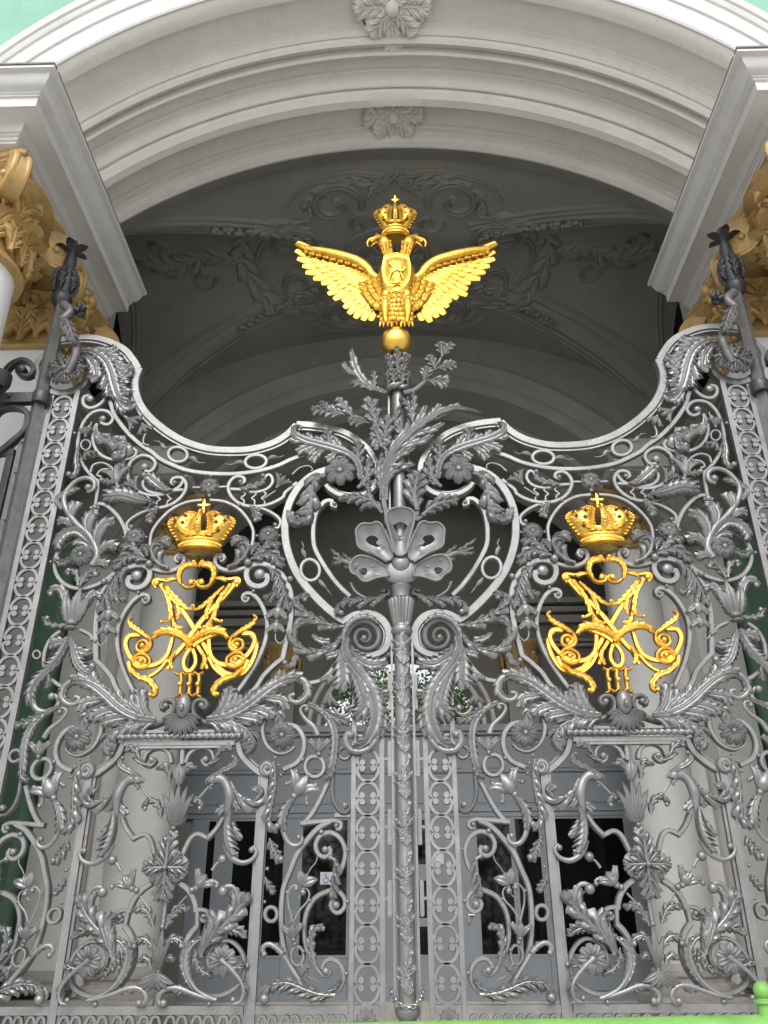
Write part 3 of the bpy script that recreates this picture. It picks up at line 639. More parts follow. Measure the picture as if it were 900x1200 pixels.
leaf(seg(Q, [(235,340),(225,230),(262,150)]), 7, 8, 5, sym=True, y0=-.015, phi=42)
stalk(seg(Q, [(220,210),(250,150),(300,125),(345,150)]), 4, 7, ball=(Q,(335,165)), ballr=6.0, sym=True, y0=-.03)
leaf(seg(Q, [(455,600),(430,690),(370,760),(290,800)]), 5, 4, 5, sym=True)
stalk(seg(R, [(480,975),(380,955),(290,925),(200,888),(120,885),(60,920),(38,980),(70,1020)]), 4.5, 6.5, ball=(R,(82,1000)), ballr=4.4, sym=True, y0=-.02)
leaf(seg(R, [(290,930),(230,905),(160,905)]), 5, 5, 4, sym=True)
bead(R, (420,1003), 22, sym=True); bead(R, (706,720), 22, sym=True)
# central plant of the panel
leaf(seg(R, [(95,440),(120,380),(165,315),(215,285),(268,292)]), 5, 6, 5, sym=True, ball=(R,(262,300)), ballr=2.4)
_m = MB(); _q = path(seg(R, [(45,760),(62,440)])); _l = _q[1][1]-_q[0][1]; _s = _q[0][2]/k6
for a0, a1, f, w_ in ((0,0,1,30),(.15,.5,.8,24),(-.15,-.5,.8,24)):
    lobe(_m, (_q[0][0], _q[0][1]), PI/2+a0, PI/2+a1, _l*f, _s*w_, -.03, .018, .03, ns=11, teeth=.12)
bead(R, (66,425), 22, mb=_m); _m.sphere((_q[0][0], -.03, _q[0][1]), .018, 10, 7); put(_m, 'palmette')
leaf(seg(R, [(55,620),(95,555),(150,515),(205,530),(228,580)]), 5, 6, 5, sym=True, ball=(R,(212,570)), ballr=3.2, stem=.3)
leaf(seg(R, [(50,740),(80,680),(125,655),(158,675)]), 4, 5, 4, sym=True, ball=(R,(152,680)), ballr=2.6, stem=.3)
_m = MB(); _q = path(seg(R, [(30,775),(30,890)])); _s = _q[0][2]/k6
for k in range(7):
    a = -PI/2+(k-3)*.42; lobe(_m, (_q[0][0], _q[0][1]), a*.5-PI/4+(k-3)*.1, a, _s*(105+abs(k-3)*18), _s*26, -.03, .014, .03, teeth=0, ns=8)
put(_m, 'skirt_leaf')
bar(seg(R, [(25,885),(14,1030)]), 4.2, name='panel_stem')
# ---- the big loop by the hinge side
bar(seg(A, [(425,505),(395,565),(335,612),(275,622),(238,590),(242,540),(285,530)]), 4.4, eye=(A,(288,556)), er=4.6)
bar(seg(A, [(372,705),(380,740),(430,745),(462,700),(430,655),(370,640),(300,662),(240,730),(208,820),(193,920)], B, [(85,230),(130,315),(195,385),(236,412)]), 4.2, eye=(A,(385,706)), er=4.0)
bar(seg(B, [(226,405),(215,500),(205,572),(190,620),(170,600)]), 4.2, eye=(B,(198,605)), er=3.4)
bar(seg(A, [(345,745),(318,800),(314,880),(350,960)], B, [(300,237),(400,245),(480,228),(512,190),(490,162),(455,175)]), 4.0, eye=(B,(470,190)), er=3.4)
leaf(seg(A, [(345,780),(365,850),(420,880),(500,895),(560,930),(545,990),(490,990)]), 10, 10, 6, ball=(A,(490,985)), ballr=3.6, phi=65)
ellipse_ring(A, (258,905), 36, 38, 14, squig=[(A,[(268,790),(285,765),(298,745),(298,728)]), (A,[(300,1000),(330,985),(362,990)])])
bell(A, (262,850), (265,790), 75); bell(A, (262,955), (300,1010), 75)
bead(A, (178,822), 14)
leaf(seg(B, [(80,150),(70,250),(75,320),(45,385),(5,385)]), 3, 5, 5, phi=35, stem=.4, ball=(B,(10,365)), ballr=3.4)
bar(seg(B, [(165,340),(185,285),(255,268),(325,305),(355,370)]), 2.6); bar(seg(B, [(250,375),(215,360),(245,322),(305,318),(350,360)]), 3.4, 2.4)
bell(B, (370,440), (365,310), 110); leaf(seg(B, [(360,400),(375,320),(430,280)]), 4, 4, 4); leaf(seg(B, [(360,430),(300,420),(255,405)]), 4, 4, 3, ball=(B,(255,410)), ballr=3)
bead(B, (378,465), 26, y0=-.01); bead(B, (415,455), 14); bead(B, (350,475), 14)
leaf(seg(B, [(610,580),(520,565),(400,535),(270,548)]), 8, 13, 8, phi=45, y0=-.015, h=.018)
bell(B, (655,580), (610,582), 55, curls=False)
leaf(seg(B, [(735,490),(680,440),(590,365)]), 7, 7, 5, phi=45, ball=(B,(575,372)), ballr=3.4)
bar(seg(B, [(572,325),(620,330),(655,270),(610,220),(540,213),(470,258),(445,340),(468,430),(540,490),(640,513),(740,495),(830,450),(868,395)]), 4.2, eye=(B,(570,298)), er=4.6)
# round loop with flower
bar(seg(E, [(478,100),(462,65),(520,65),(580,105),(645,180),(690,290),(692,410),(645,525),(555,620),(440,682),(330,700),(230,670),(165,595),(150,500),(185,410),(260,345)]), 4.8, eye=(E,(458,88)), er=3.2)
stalk(seg(B, [(150,500),(195,480),(200,425),(150,395),(80,410),(20,460)], E, [(232,20),(245,110),(320,220),(410,300),(465,390),(480,470),(440,540)]), 5, 9, ball=(B,(160,470)), ballr=4.6, y0=-.02)
leaf(seg(E, [(240,40),(255,120),(330,220),(420,310),(475,400),(470,500)]), 1, 1, 2) if False else None
def ac(segs, wl, wr, n, **k): return leaf(segs, wl, wr, n, h=.018, y0=-.014, **k)
ac(seg(E, [(290,180),(300,120),(325,60)]), 8, 9, 5, phi=40, stem=.3)
ac(seg(E, [(425,310),(415,220),(445,150),(480,150)]), 9, 9, 6, phi=40, stem=.3, ball=(E,(475,152)), ballr=3.8)
ac(seg(E, [(480,400),(490,310),(535,230),(615,205)]), 10, 9, 7, phi=42, stem=.25)
ac(seg(E, [(490,470),(520,420),(570,390),(635,405)]), 9, 7, 6, phi=42, stem=.25)
ac(seg(E, [(450,530),(500,520),(570,530)]), 7, 6, 5, phi=40, stem=.25)
ac(seg(E, [(290,250),(240,210),(182,215)]), 5, 7, 5, phi=42, stem=.3)
ac(seg(E, [(440,370),(350,285),(250,290),(185,350),(172,420)]), 11, 6, 8, phi=42, stem=.2)
ac(seg(E, [(450,440),(400,370),(330,355),(290,375)]), 6, 4, 5, phi=42, stem=.3)
ac(seg(E, [(210,120),(175,40)], B, [(30,480),(95,470)]), 3, 6, 4, phi=35)
rosette(E, (366,470), 82, 8, y0=-.03, h=.026, boss=.26, wid=.44, droop=.7)
leaf(seg(E, [(320,470),(260,510),(205,530),(165,500)]), 4, 7, 5, ball=(E,(185,490)), ballr=3.2)
leaf(seg(E, [(335,690),(330,620),(290,575),(245,590)]), 4, 5, 4, ball=(E,(262,600)), ballr=2.4, stem=.3)
leaf(seg(E, [(350,690),(390,620),(440,575),(480,600)]), 5, 6, 5, ball=(E,(468,605)), ballr=3.6, stem=.3)
_m = MB(); _q = path(seg(E, [(295,960),(320,720)])); _l = _q[1][1]-_q[0][1]; _s = _q[0][2]/k6
for dx, a0, a1, f in ((0,-.08,-.1,1),(-35,.1,.35,.85),(35,-.15,-.55,.8)): lobe(_m, (_q[0][0]+dx*_s, _q[0][1]), PI/2+a0, PI/2+a1, _l*f, _s*44, -.03, .02, .03, ns=11, teeth=.14)
_m.sphere((_q[0][0], -.02, _q[0][1]), (_s*55, .035, _s*16), 14, 8); put(_m, 'calyx')
leaf(seg(E, [(270,930),(245,830),(215,730),(160,705),(105,745)]), 5, 6, 6, ball=(E,(130,752)), ballr=3.4, phi=35, stem=.3)
leaf(seg(E, [(340,930),(390,830),(440,750),(510,765)]), 6, 6, 6, ball=(E,(498,775)), ballr=3.4, phi=35, stem=.3)
leaf(seg(E, [(260,980),(180,990),(110,975),(75,930)]), 4, 4, 5, ball=(E,(105,935)), ballr=3.4, stem=.35)
_x, _z = E.P((292,972)); _m = MB(); _m.sphere((_x, -.02, _z), (_s*50, .04, _s*22), 14, 8); _m.sphere((_x-.005, -.02, _z-_s*38), (_s*50, .045, _s*18), 14, 8); put(_m, 'collar')
bar(seg(I, [(320,-10),(250,50),(205,140),(195,230),(212,300)]), 4.6); bar(seg(I, [(470,-20),(545,20),(578,90),(550,170),(470,212)]), 4.6, 4)
leaf(seg(I, [(395,45),(360,80),(320,85),(245,105)]), 7, 8, 5, phi=45, stem=.3); leaf(seg(I, [(395,60),(345,170),(280,250),(210,290)]), 5, 10, 7, phi=40, stem=.3)
leaf(seg(I, [(400,50),(440,130),(520,160),(560,155)]), 6, 7, 5, phi=42, stem=.3)
leaf(seg(I, [(410,70),(435,180),(470,270),(540,322),(600,290)]), 10, 6, 7, phi=42, stem=.3, ball=(I,(572,268)), ballr=4.4)
leaf(seg(I, [(330,230),(230,310),(150,390),(112,480),(125,560)]), 6, 9, 7, phi=35, stem=.3)
stalk(seg(I, [(110,500),(140,580),(210,608),(290,580),(318,520),(280,478)]), 8, 5, ball=(I,(265,492)), ballr=4.6)
leaf(seg(I, [(250,330),(240,400),(235,430)]), 4, 4, 3)
bar(seg(I, [(255,362),(310,400),(372,428)]), 4.6)
ellipse_ring(I, (145,172), 28, 30, 14); bead(I, (590,72), 14); bead(E, (595,612), 13); bead(E, (125,505), 14)
# ---- corner acanthus at the top
leaf(seg(A, [(225,225),(330,235),(420,300),(465,390),(490,490),(530,580),(625,615)]), 8, 8, 9, phi=40, y0=-.04, h=.022)
for q_ in ([(290,228),(360,215),(440,222),(508,196)], [(360,255),(440,255),(500,275),(525,300)], [(420,300),(490,310),(560,345),(615,325)], [(450,350),(520,360),(570,400),(600,372)], [(465,400),(520,420),(560,460),(572,470)], [(480,440),(520,490),(560,520),(598,528)], [(490,510),(520,580),(580,640),(632,612)], [(500,560),(530,630),(580,665)], [(390,280),(350,330),(350,400),(300,432)], [(440,360),(425,430),(395,505)], [(470,430),(450,500),(440,560)], [(235,238),(290,260),(320,320),(285,350)]):
    leaf(seg(A, q_), 8, 8, 6, phi=40, y0=-.02, h=.02, name='acanthus_lobe')
leaf(seg(A, [(230,240),(300,280),(340,350),(300,430)]), 5, 9, 6, phi=38, y0=-.02)
leaf(seg(A, [(400,330),(430,400),(400,500)]), 5, 6, 5, phi=40, y0=-.02)
stalk(seg(A, [(495,640),(560,700),(620,740)]), 3, 5); bell(A, (575,715), (655,760), 90); bell(A, (690,760), (720,820), 90)
stalk(seg(A, [(712,820),(695,870),(700,905),(740,912)]), 3, 2.4, name='tendril')
# ---- acanthus hanging from the heart volute
leaf(seg(H, [(820,490),(720,528),(610,540),(500,545),(430,580),(415,630)]), 9, 4, 7, ball=(H,(450,640)), ballr=3.6, phi=60, y0=-.015)
bar(seg(H, [(755,470),(770,440),(800,455),(815,485),(760,520),(650,518),(560,470),(520,400)]), 3.2, eye=(H,(775,462)), er=2.8)
leaf(seg(H, [(480,745),(390,740),(290,700),(190,640),(135,590),(130,530),(180,520)]), 10, 5, 7, ball=(H,(178,540)), ballr=3.4, phi=48, y0=-.015, h=.018)
leaf(seg(H, [(480,770),(430,850),(330,920),(210,930),(120,880),(100,790),(150,720),(230,700)]), 9, 5, 9, phi=48, y0=-.02, h=.018)
leaf(seg(H, [(230,800),(290,840),(370,850)]), 4, 5, 4, phi=45)
leaf(seg(H, [(105,800),(115,900)], K, [(690,60),(650,135),(600,115)]), 4, 4, 6, ball=(K,(605,112)), ballr=3.2, phi=38, stem=.4)
leaf(seg(L, [(430,60),(412,130),(440,220),(500,300),(575,400),(630,520),(645,640),(620,750),(560,850),(470,880)]), 12, 9, 10, phi=40, y0=-.03, h=.024, stem=.22)
leaf(seg(L, [(440,150),(520,220),(620,265),(735,235)]), 9, 8, 6, phi=38, y0=-.03, h=.02)
leaf(seg(L, [(490,270),(570,390),(660,470),(745,475)]), 9, 8, 6, phi=38, y0=-.03, h=.02)
leaf(seg(L, [(450,110),(500,170),(560,200),(615,200)]), 4, 4, 4, phi=38, y0=-.02)
leaf(seg(L, [(640,470),(690,590),(700,700),(670,800)]), 7, 7, 6, phi=30, y0=-.02)
leaf(seg(L, [(400,130),(395,260),(400,370),(370,450)]), 12, 12, 7, phi=38, y0=-.02, h=.02)
leaf(seg(L, [(430,240),(470,330),(460,400)]), 5, 5, 4, phi=38, y0=-.02)
leaf(seg(L, [(460,280),(530,420),(560,560),(480,660)]), 14, 12, 8, phi=38, y0=-.025, h=.02)
leaf(seg(L, [(400,140),(340,180),(270,195)]), 5, 5, 4, phi=38, y0=-.02)
leaf(seg(L, [(630,700),(590,800),(510,800)]), 5, 5, 5, phi=38, y0=-.02)
stalk(seg(L, [(690,700),(650,820),(570,900),(470,905),(420,840),(440,775),(475,790)]), 6, 9, ball=(L,(455,790)), ballr=4.4, y0=-.03)
bar(seg(L, [(125,388),(220,368),(295,308),(350,225)]), 5.0); ellipse_ring(L, (400,905), 38, 42, 22) if False else None
bell(L, (320,320), (290,400), 110); bell(L, (305,480), (300,560), 90)
stalk(seg(L, [(330,575),(360,620),(410,635),(450,610),(452,575)]), 4, 3, ball=(L,(428,585)), ballr=4.0)
# ---- straight bars, rail and lattices
def wx(u, v): return PX.P((u, v))[0]
XB = dict(inner=.325, pin=.19)
zt = lambda u, v: PX.P((u, v))[1]
xa, xb = -PX.P((414.5,900))[0], -PX.P((447.5,900))[0]
xp = -PX.P((303.5,1020))[0]; xo = 2*AX-xp
ZR = PX.P((340,1184))[1]          # rail level
def vbar(x, z0, z1, w, name='upright', y0=0.0, d=.05, sym=False, two=False):
    mb = MB(); mb.prism([(-x-w/2, z0), (-x+w/2, z0), (-x+w/2, z1), (-x-w/2, z1)], y0, y0+d, 0)
    if two: mb.prism([(-x-w*.95, z0), (-x-w*.5-.002, z0), (-x-w*.5-.002, z1), (-x-w*.95, z1)], y0+.018, y0+d, 0)
    return put(mb, name, None, sym)
z_lo = .12
vbar(xa, z_lo, PX.P((418,815))[1], .032); vbar(xb, z_lo, PX.P((449,815))[1], .034)
vbar(xp, z_lo, PX.P((308,905))[1], .05, sym=True, two=True, name='upright')
XO1, XO2 = 2.873, 2*AX-xb
ztop = TL.P((570,440))[1]
vbar(XO1, z_lo, ztop, .045, name='upright'); vbar(XO2+.02, z_lo, TL.P((405,500))[1], .04, name='upright')
for x0_, x1_ in ((xa+.016, xp-.026),):
    for sy in (0, 1):
        pass
mb = MB(); mb.prism([(-xp+.027, ZR-.022), (-xa-.018, ZR-.022), (-xa-.018, ZR+.026), (-xp+.027, ZR+.026)], .002, .05, 0); put(mb, 'rail', None, True)
mb = MB(); mb.prism([(-xo+.027, ZR-.022), (-xp-.05, ZR-.022), (-xp-.05, ZR+.026), (-xo+.027, ZR+.026)], .002, .05, 0); put(mb, 'rail')
mb = MB(); mb.prism([(-xa+.018, ZR-.022), (-xb-.019, ZR-.022), (-xb-.019, ZR+.026), (-xa+.018, ZR+.026)], .002, .05, 0); put(mb, 'rail', None, True)
mb = MB(); mb.prism([(-xo-.03, .12), (-xb+.017, .12), (-xb+.017, .19), (-xo-.03, .19)], .002, .05, 0); put(mb, 'rail')
def cc_lattice(xc, hw, z0, z1, pitch_, name='scroll_lattice', w=.026):
    """column of paired C scrolls"""
    mb = MB(); n = int(round((z1-z0)/pitch_)); p = (z1-z0)/n
    for k in range(n):
        zc = z0+(k+.5)*p; r = hw-.006
        for sg in (-1, 1):                      # opening inwards: upper half arc and lower half arc
            pts = []
            for q in range(9):
                a = math.radians(90-180*q/8)    # from top to bottom through +x
            up = [(xc-hw*.50, zc+sg*p*.085), (xc-hw*.74, zc+sg*p*.045)]+[(xc-hw*math.cos(a), zc+sg*(p*.10+p*.385*math.sin(a))) for a in [math.radians(2+176*q/8) for q in range(9)]]+[(xc+hw*.74, zc+sg*p*.045), (xc+hw*.50, zc+sg*p*.085)]
            c = catmull(up, n=34); strip(mb, c, w, .004, .028, .003)
            for sx in (-1, 1): disc(mb, (xc+sx*hw*.50, zc+sg*p*.095), w*.95, -.004, .026, n=12)
    return put(mb, name)
pc = abs(PX.P((430,1083))[1]-PX.P((430,1029))[1])
# period measured: rings at y 1029, 1075, 1122 ...
hl = (xa-xb)/2-.024
z_top = PX.P((431,850))[1]
zq = PX.P((430,1174))[1]
per = (PX.P((430,936))[1]-PX.P((430,1174))[1])/5.42
cc_lattice(-(xa+xb)/2, hl, ZR+.028, ZR+.028+per*7, per)
per2 = (PX.P((60,594.2))[1]-PX.P((60,721.7))[1])/4; zl = TL.P((430,660))[1]
nl = int((zl-ZR-.03)/per2)
cc_lattice(-(XO1+XO2+.02)/2, (XO2+.02-XO1)/2-.03, zl-per2*nl, zl+per2, per2)
def cc_row(x0, x1, z0, z1, n):
    mb = MB(); p = (x1-x0)/n; hz = (z1-z0)/2; zc = (z0+z1)/2
    for k in range(n):
        xc = x0+(k+.5)*p
        for sg in (-1, 1):
            up = [(xc+sg*g*p, zc+s2*hz*f) for s2, f, g in ((-1,.4,.06),(-1,.8,.06),(-1,1,.18),(-1,.85,.36),(0,0,.48),(1,.85,.36),(1,1,.18),(1,.8,.06),(1,.4,.06))]
            strip(mb, catmull(up, n=26), .02, .006, .03, .003)
    return mb
put(cc_row(-xp+.03, -xa-.02, ZR-.30, ZR-.03, 4), 'scroll_lattice', None, True)
put(cc_row(-xo+.03, -xp-.05, ZR-.30, ZR-.03, 7), 'scroll_lattice')
mb = MB(); mb.prism([(-xo+.027, ZR-.35), (-xp-.05, ZR-.35), (-xp-.05, ZR-.31), (-xo+.027, ZR-.31)], .002, .05, 0); put(mb, 'rail')
mb = MB(); mb.prism([(-xp+.027, ZR-.35), (-xa-.018, ZR-.35), (-xa-.018, ZR-.31), (-xp+.027, ZR-.31)], .002, .05, 0); put(mb, 'rail', None, True)
# solid kick panel below
mb = MB(); mb.prism([(-xo+.027, .195), (-xp-.05, .195), (-xp-.05, ZR-.352), (-xo+.027, ZR-.352)], .02, .035, 0); mb.prism([(-xo+.15, .26), (-xp-.18, .26), (-xp-.18, ZR-.42), (-xo+.15, ZR-.42)], .005, .019, .008); put(mb, 'kick_panel')
mb = MB(); mb.prism([(-xp+.027, .195), (-xa-.018, .195), (-xa-.018, ZR-.352), (-xp+.027, ZR-.352)], .02, .035, 0); put(mb, 'kick_panel', None, True)
# clasps to the pole (short pills on the edge bar)
for v in (830, 908, 988, 1072):
    x, z = PX.P((457, v)); z1 = PX.P((457, v-38))[1]
    mb = MB(); n_ = 8; r_ = .014
    mb.prism([(x+r_*math.cos(PI*i/n_), z1+r_*math.sin(PI*i/n_)) for i in range(n_+1)]+[(x-r_*math.cos(PI*i/n_), z-r_*math.sin(PI*i/n_)) for i in range(n_+1)], .0, .03, 0)
    mb.box((x-.02, .02, (z+z1)/2), (.05, .015, .02)); put(mb, 'clasp')
# lower centre rosette under the rail
for cr, p in ((S, (830,1110)),):
    x, z = cr.P(p); mb = MB()
    for k in range(7):
        a = PI*k/6; lobe(mb, (x, z-.02), a, a, .075, .018, -.006, .012, .02, teeth=0, ns=8)
    put(mb, 'palmette', None, True)

# ---------------------------------------------------------------- gilded crown and monogram
def gcrown(cx, zb, ww, hh, parent, put_, name='crown', y0=-.02, gm=None):
    """imperial crown: band, two mitre halves with dark insets for openings, central arch with pearls, cross; ww = full width, hh = full height"""
    gm = gm or GOLD
    body = MB(); r = ww*.325
    body.lathe([(r*.98, 0), (r*1.08, .01*hh), (r*1.08, .03*hh), (r*.99, .045*hh), (r*.97, .05*hh), (r*.97, .125*hh), (r*1.0, .13*hh), (r*1.09, .145*hh), (r*1.09, .165*hh), (r*.9, .175*hh), (r*.88, .3*hh)], (cx, y0, zb), 36, yscale=.62)
    for i in range(20):
        a = -PI*(i+.5)/20; body.sphere((cx+r*1.0*math.cos(a), y0+r*.62*math.sin(a), zb+.087*hh), (.018*ww, .012*ww, .022*hh), 8, 6)
    # mitre halves
    def bulb(sg, u, v):     # u 0..1 from inner edge to outer, v bottom to top
        t = v; q_ = t*8; i_ = min(7, int(q_)); g_ = q_-i_; OX = (.325,.365,.415,.465,.497,.49,.455,.40,.31); OZ = (.175,.25,.335,.42,.50,.56,.61,.645,.665)
        xo_ = OX[i_]+(OX[i_+1]-OX[i_])*g_; zo_ = OZ[i_]+(OZ[i_+1]-OZ[i_])*g_; xi = .06+.035*math.sin(PI*t); zi_ = .18+.50*t
        x = xi+(xo_-xi)*u; z = zi_+(zo_-zi_)*u+.035*math.sin(PI*u)*t
        depth = .30*math.sin(PI*min(1, .1+u*.85))**.7*(.55+.45*math.sin(PI*min(1, t*.9+.1)))
        return (cx+sg*x*ww, y0-depth*ww*.62, zb+z*hh)
    for sg in (-1, 1):
        nu, nv = 14, 12; vs = [bulb(sg, i/nu, j/nv) for j in range(nv+1) for i in range(nu+1)]; m0 = len(vs)
        vs += [(v[0], 2*y0-v[1]*.0+.03 if False else y0+.10*ww, v[2]) for v in vs]; fs = []
        for j in range(nv):
            for i in range(nu):
                a = j*(nu+1)+i; q = (a, a+1, a+nu+2, a+nu+1); fs.append(q if sg > 0 else q[::-1]); fs.append(tuple(k+m0 for k in (q[::-1] if sg > 0 else q)))
        edge = [j*(nu+1) for j in range(nv+1)]; e2 = [j*(nu+1)+nu for j in range(nv+1)]; e3 = list(range(nu+1)); e4 = [nv*(nu+1)+i for i in range(nu+1)]
        for e in (edge, e2, e3, e4):
            for a, b in zip(e, e[1:]): fs.append((a, b, b+m0, a+m0))
        body.add(vs, fs)
        for i in range(11):     # pearls on the outer profile and on the face
            t = .05+.92*i/10; p = bulb(sg, 1, t); body.sphere((p[0]+sg*.026*ww, p[1], p[2]), .024*ww, 8, 6); body.sphere((p[0]+sg*.006*ww, p[1], p[2]), .014*ww, 6, 5)
            p = bulb(sg, .04, t); body.sphere((p[0], p[1]-.01*ww, p[2]), .017*ww, 8, 6)
        for u, v in ((.3,.35),(.3,.62),(.55,.2),(.78,.35),(.55,.88),(.78,.68),(.3,.88),(.9,.5)):
            p = bulb(sg, u, v); body.sphere((p[0], p[1]-.004*ww, p[2]), .020*ww, 8, 6)
        for i in range(8):
            p = bulb(sg, .05+.9*i/7, 1); body.sphere((p[0], p[1]-.005*ww, p[2]+.008*hh), .018*ww, 8, 6)
    # central arch
    pts = [(cx, y0-ww*(.16+.14*math.sin(PI*t)), zb+hh*(.18+.54*t)) for t in [k/12 for k in range(13)]]
    body.tube(pts, [ww*.052*(1.12-.35*k/12) for k in range(13)], n=10, flat=.5)
    for k in range(8): p = pts[2+int(k*1.35)]; body.sphere((p[0], p[1]-.03*ww, p[2]), .023*ww, 8, 6)
    for sg in (-1, 1):      # leaves rising from the band
        c = [(cx+sg*.02*ww, zb+.20*hh), (cx+sg*.12*ww, zb+.21*hh), (cx+sg*.22*ww, zb+.25*hh), (cx+sg*.30*ww, zb+.34*hh)]
        mb2 = MB(); leafmesh(mb2, c, .05*ww, .05*ww, 5, y0-.30*ww*.62-.012, .01, .03, 50); body.add(mb2.v, mb2.f)
    o = put_(body, name, gm)
    holes = MB()
    for sg in (-1, 1):
        for u, v in ((.42,.48),(.72,.52),(.42,.76),(.68,.84),(.40,.18),(.88,.75),(.66,.22)):
            p = bulb(sg, u, v); e = .019*ww
            for dx, dz in ((1,0),(-1,0),(0,1),(0,-1)): holes.sphere((p[0]+dx*e, p[1]-.001, p[2]+dz*e), (e*.95, .012*ww+.001, e*.95), 8, 6)
    h_ = holes.build('dark_hole_inset', HOLE_SHADE, o)  # dark insets on the surface stand in for shaded openings
    cr_o = MB(); zc = zb+.74*hh
    cr_o.sphere((cx, y0-.02*ww, zc), (.05*ww, .05*ww, .045*hh), 12, 8)
    a = .13*hh; cz = zb+.88*hh
    cr_o.box((cx, y0-.02*ww, cz), (.036*ww, .03*ww, .22*hh)); cr_o.box((cx, y0-.021*ww, cz+.015*hh), (.17*ww, .031*ww, .032*hh))
    for dx, dz in ((0,.11),(.5,.0),(-.5,.0)): cr_o.sphere((cx+dx*.17*ww, y0-.02*ww, cz+.015*hh+dz*hh*.95), .028*ww, 8, 6)
    cr_o.build('cross', gm, o)
    return o
p_b = PX.P((238.5,647)); p_t = PX.P((244.3,588)); _ww = 74.5*psc(240,618)
gcrown(-AX, p_b[1], _ww, p_t[1]-p_b[1], leafroot, lambda mb, n, m: put(mb, n, m))
# monogram
gm = MB()
def gb(pts, w, w1=None, prof='gold', eye=None, er=2.4, y0=-.02, both=True, d=.03, taper=0):
    for sg in ((0, 1) if both else (0,)):
        p = path(seg(V, pts)); c = catmull(p, step=.012); n = len(c); w1_ = w if w1 is None else w1
        if sg: c = [(-2*AX-q[0], q[1], q[2]) for q in c]
        ws = [1.08*(w+(w1_-w)*k/(n-1))*c[k][2]*(min(1, (k+.5)/(n*taper)) if taper else 1) for k in range(n)]
        strip(gm, [q[:2] for q in c], ws, y0-(.006 if sg else 0), d, .004, prof)
        if eye:
            x, z = V.P(eye); x = -2*AX-x if sg else x; disc(gm, (x, z), er*c[0][2], y0-.012, .02, dome=.006)
def gl(pts, wl, wr, n=5, both=True, y0=-.03, phi=48, ball=None, br=2.2):
    for sg in ((0, 1) if both else (0,)):
        p = path(seg(V, pts)); s = p[0][2]
        a, b = (wl, wr) if not sg else (wr, wl)
        if sg: p = [(-2*AX-q[0], q[1], q[2]) for q in p]
        blademesh(gm, p, a*s*.9, b*s*.9, n+2, y0, .006, .02)
        if ball:
            x, z = V.P(ball); x = -2*AX-x if sg else x; gm.sphere((x, y0-.008, z), br*s, 10, 7)
AXV = 463.0   # the monogram's own axis in crop V near its middle
# straight crossing ribbons of the X (left one runs down right)
gb([(265,295),(330,370),(395,455),(470,575),(540,690),(605,760),(690,765),(745,700),(770,610),(735,560),(700,555)], 6.2, 5.0, both=False)
gb([(655,290),(590,370),(520,440),(440,540),(365,640),(300,700),(200,720),(110,690)][:6], 6.2, 5.4, both=False, y0=-.026)
# outer legs of the M / A
gb([(270,300),(305,370),(325,450),(330,540),(300,660),(240,715),(160,720),(105,675),(80,610),(100,565),(155,560)], 4.6, 5.6, eye=(242,288), er=3.6)
gb([(240,310),(225,285),(240,268),(290,272),(345,262)], 3.6, 3)
gl([(262,300),(300,360),(318,430),(316,480),(275,500)], 3.5, 3.5, 5, ball=(272,497))
gl([(330,480),(345,520),(375,530)], 3.5, 3.5, 3, ball=(378,528))
gl([(345,380),(362,440),(352,485)], 3, 3, 4)
gl([(300,310),(350,370),(400,420),(440,432)], 3, 3.5, 5, ball=(440,415), br=2.6)
# top scrolls
gb([(455,185),(400,185),(365,220),(362,270),(395,308),(435,305),(448,280),(420,270)], 5.0, 3.4, prof='round', eye=(425,285), er=3.2)
gl([(372,300),(362,250),(385,205),(440,190),(460,205)], 4, 6, 6, y0=-.036)
gl([(355,268),(320,270),(290,280),(345,245)][:3], 4, 3, 3)
gl([(425,200),(440,185),(442,172)], 2.5, 2.5, 2); 
# side scrolls
gb([(165,640),(195,615),(180,590),(145,600),(138,635),(170,650),(205,630),(212,590),(190,560),(150,540),(110,510),(95,480),(115,465)], 4.6, 3.4, prof='round', eye=(168,618), er=2.8)
gl([(205,580),(160,545),(115,515),(95,485)], 4.5, 3.5, 5)
gb([(155,720),(185,700),(160,680),(130,690),(120,715),(150,735),(195,725),(208,690),(180,662),(140,662),(112,690)], 4.2, 3.4, prof='round', eye=(160,698), er=2.6)
gb([(95,700),(108,750),(150,785),(210,775),(265,735),(305,680)], 4.8, 3.6)
gl([(110,740),(150,780),(205,800),(240,840),(235,880),(210,885)], 4, 6, 6, ball=(212,880), br=2.6)
gb([(205,800),(235,830),(240,870),(215,888)], 4.4, 3)
# middle leaf arcs
gl([(430,625),(380,575),(320,550),(260,555),(225,590)], 5, 8, 8, y0=-.036)
gb([(432,640),(395,590),(345,560),(280,548),(235,575)], 3.2, 2.6, prof='round', y0=-.03)
gb([(340,560),(405,660),(430,620)][:0] or [(300,740),(330,680),(375,620),(420,575)], 4.0, 4.6)
gl([(345,650),(320,700),(330,745)], 3, 4, 4)
# loop
gb([(330,555),(400,590),(440,650),(450,710),(420,752),(392,735),(390,690),(420,640),(480,590),(560,555)], 4.6, both=False, y0=-.034)
# III
for dx in (0, 47, 94):
    gb([(370+dx,765),(372+dx,790),(370+dx,818),(366+dx,850),(365+dx,870)], 4.4, prof='round', both=False)
    x, z = V.P((368+dx,822)); gm.sphere((x, -.03, z), 3.0*psc(222,800), 10, 7)
gb([(340,757),(358,770),(378,757),(395,768),(415,757),(430,768),(445,757),(462,768),(490,755)], 3.0, prof='round', both=False)
gb([(335,885),(352,882),(368,868),(385,882),(410,868),(430,882),(455,868),(462,882),(478,885)], 3.0, prof='round', both=False)
put(gm, 'monogram', GOLD)
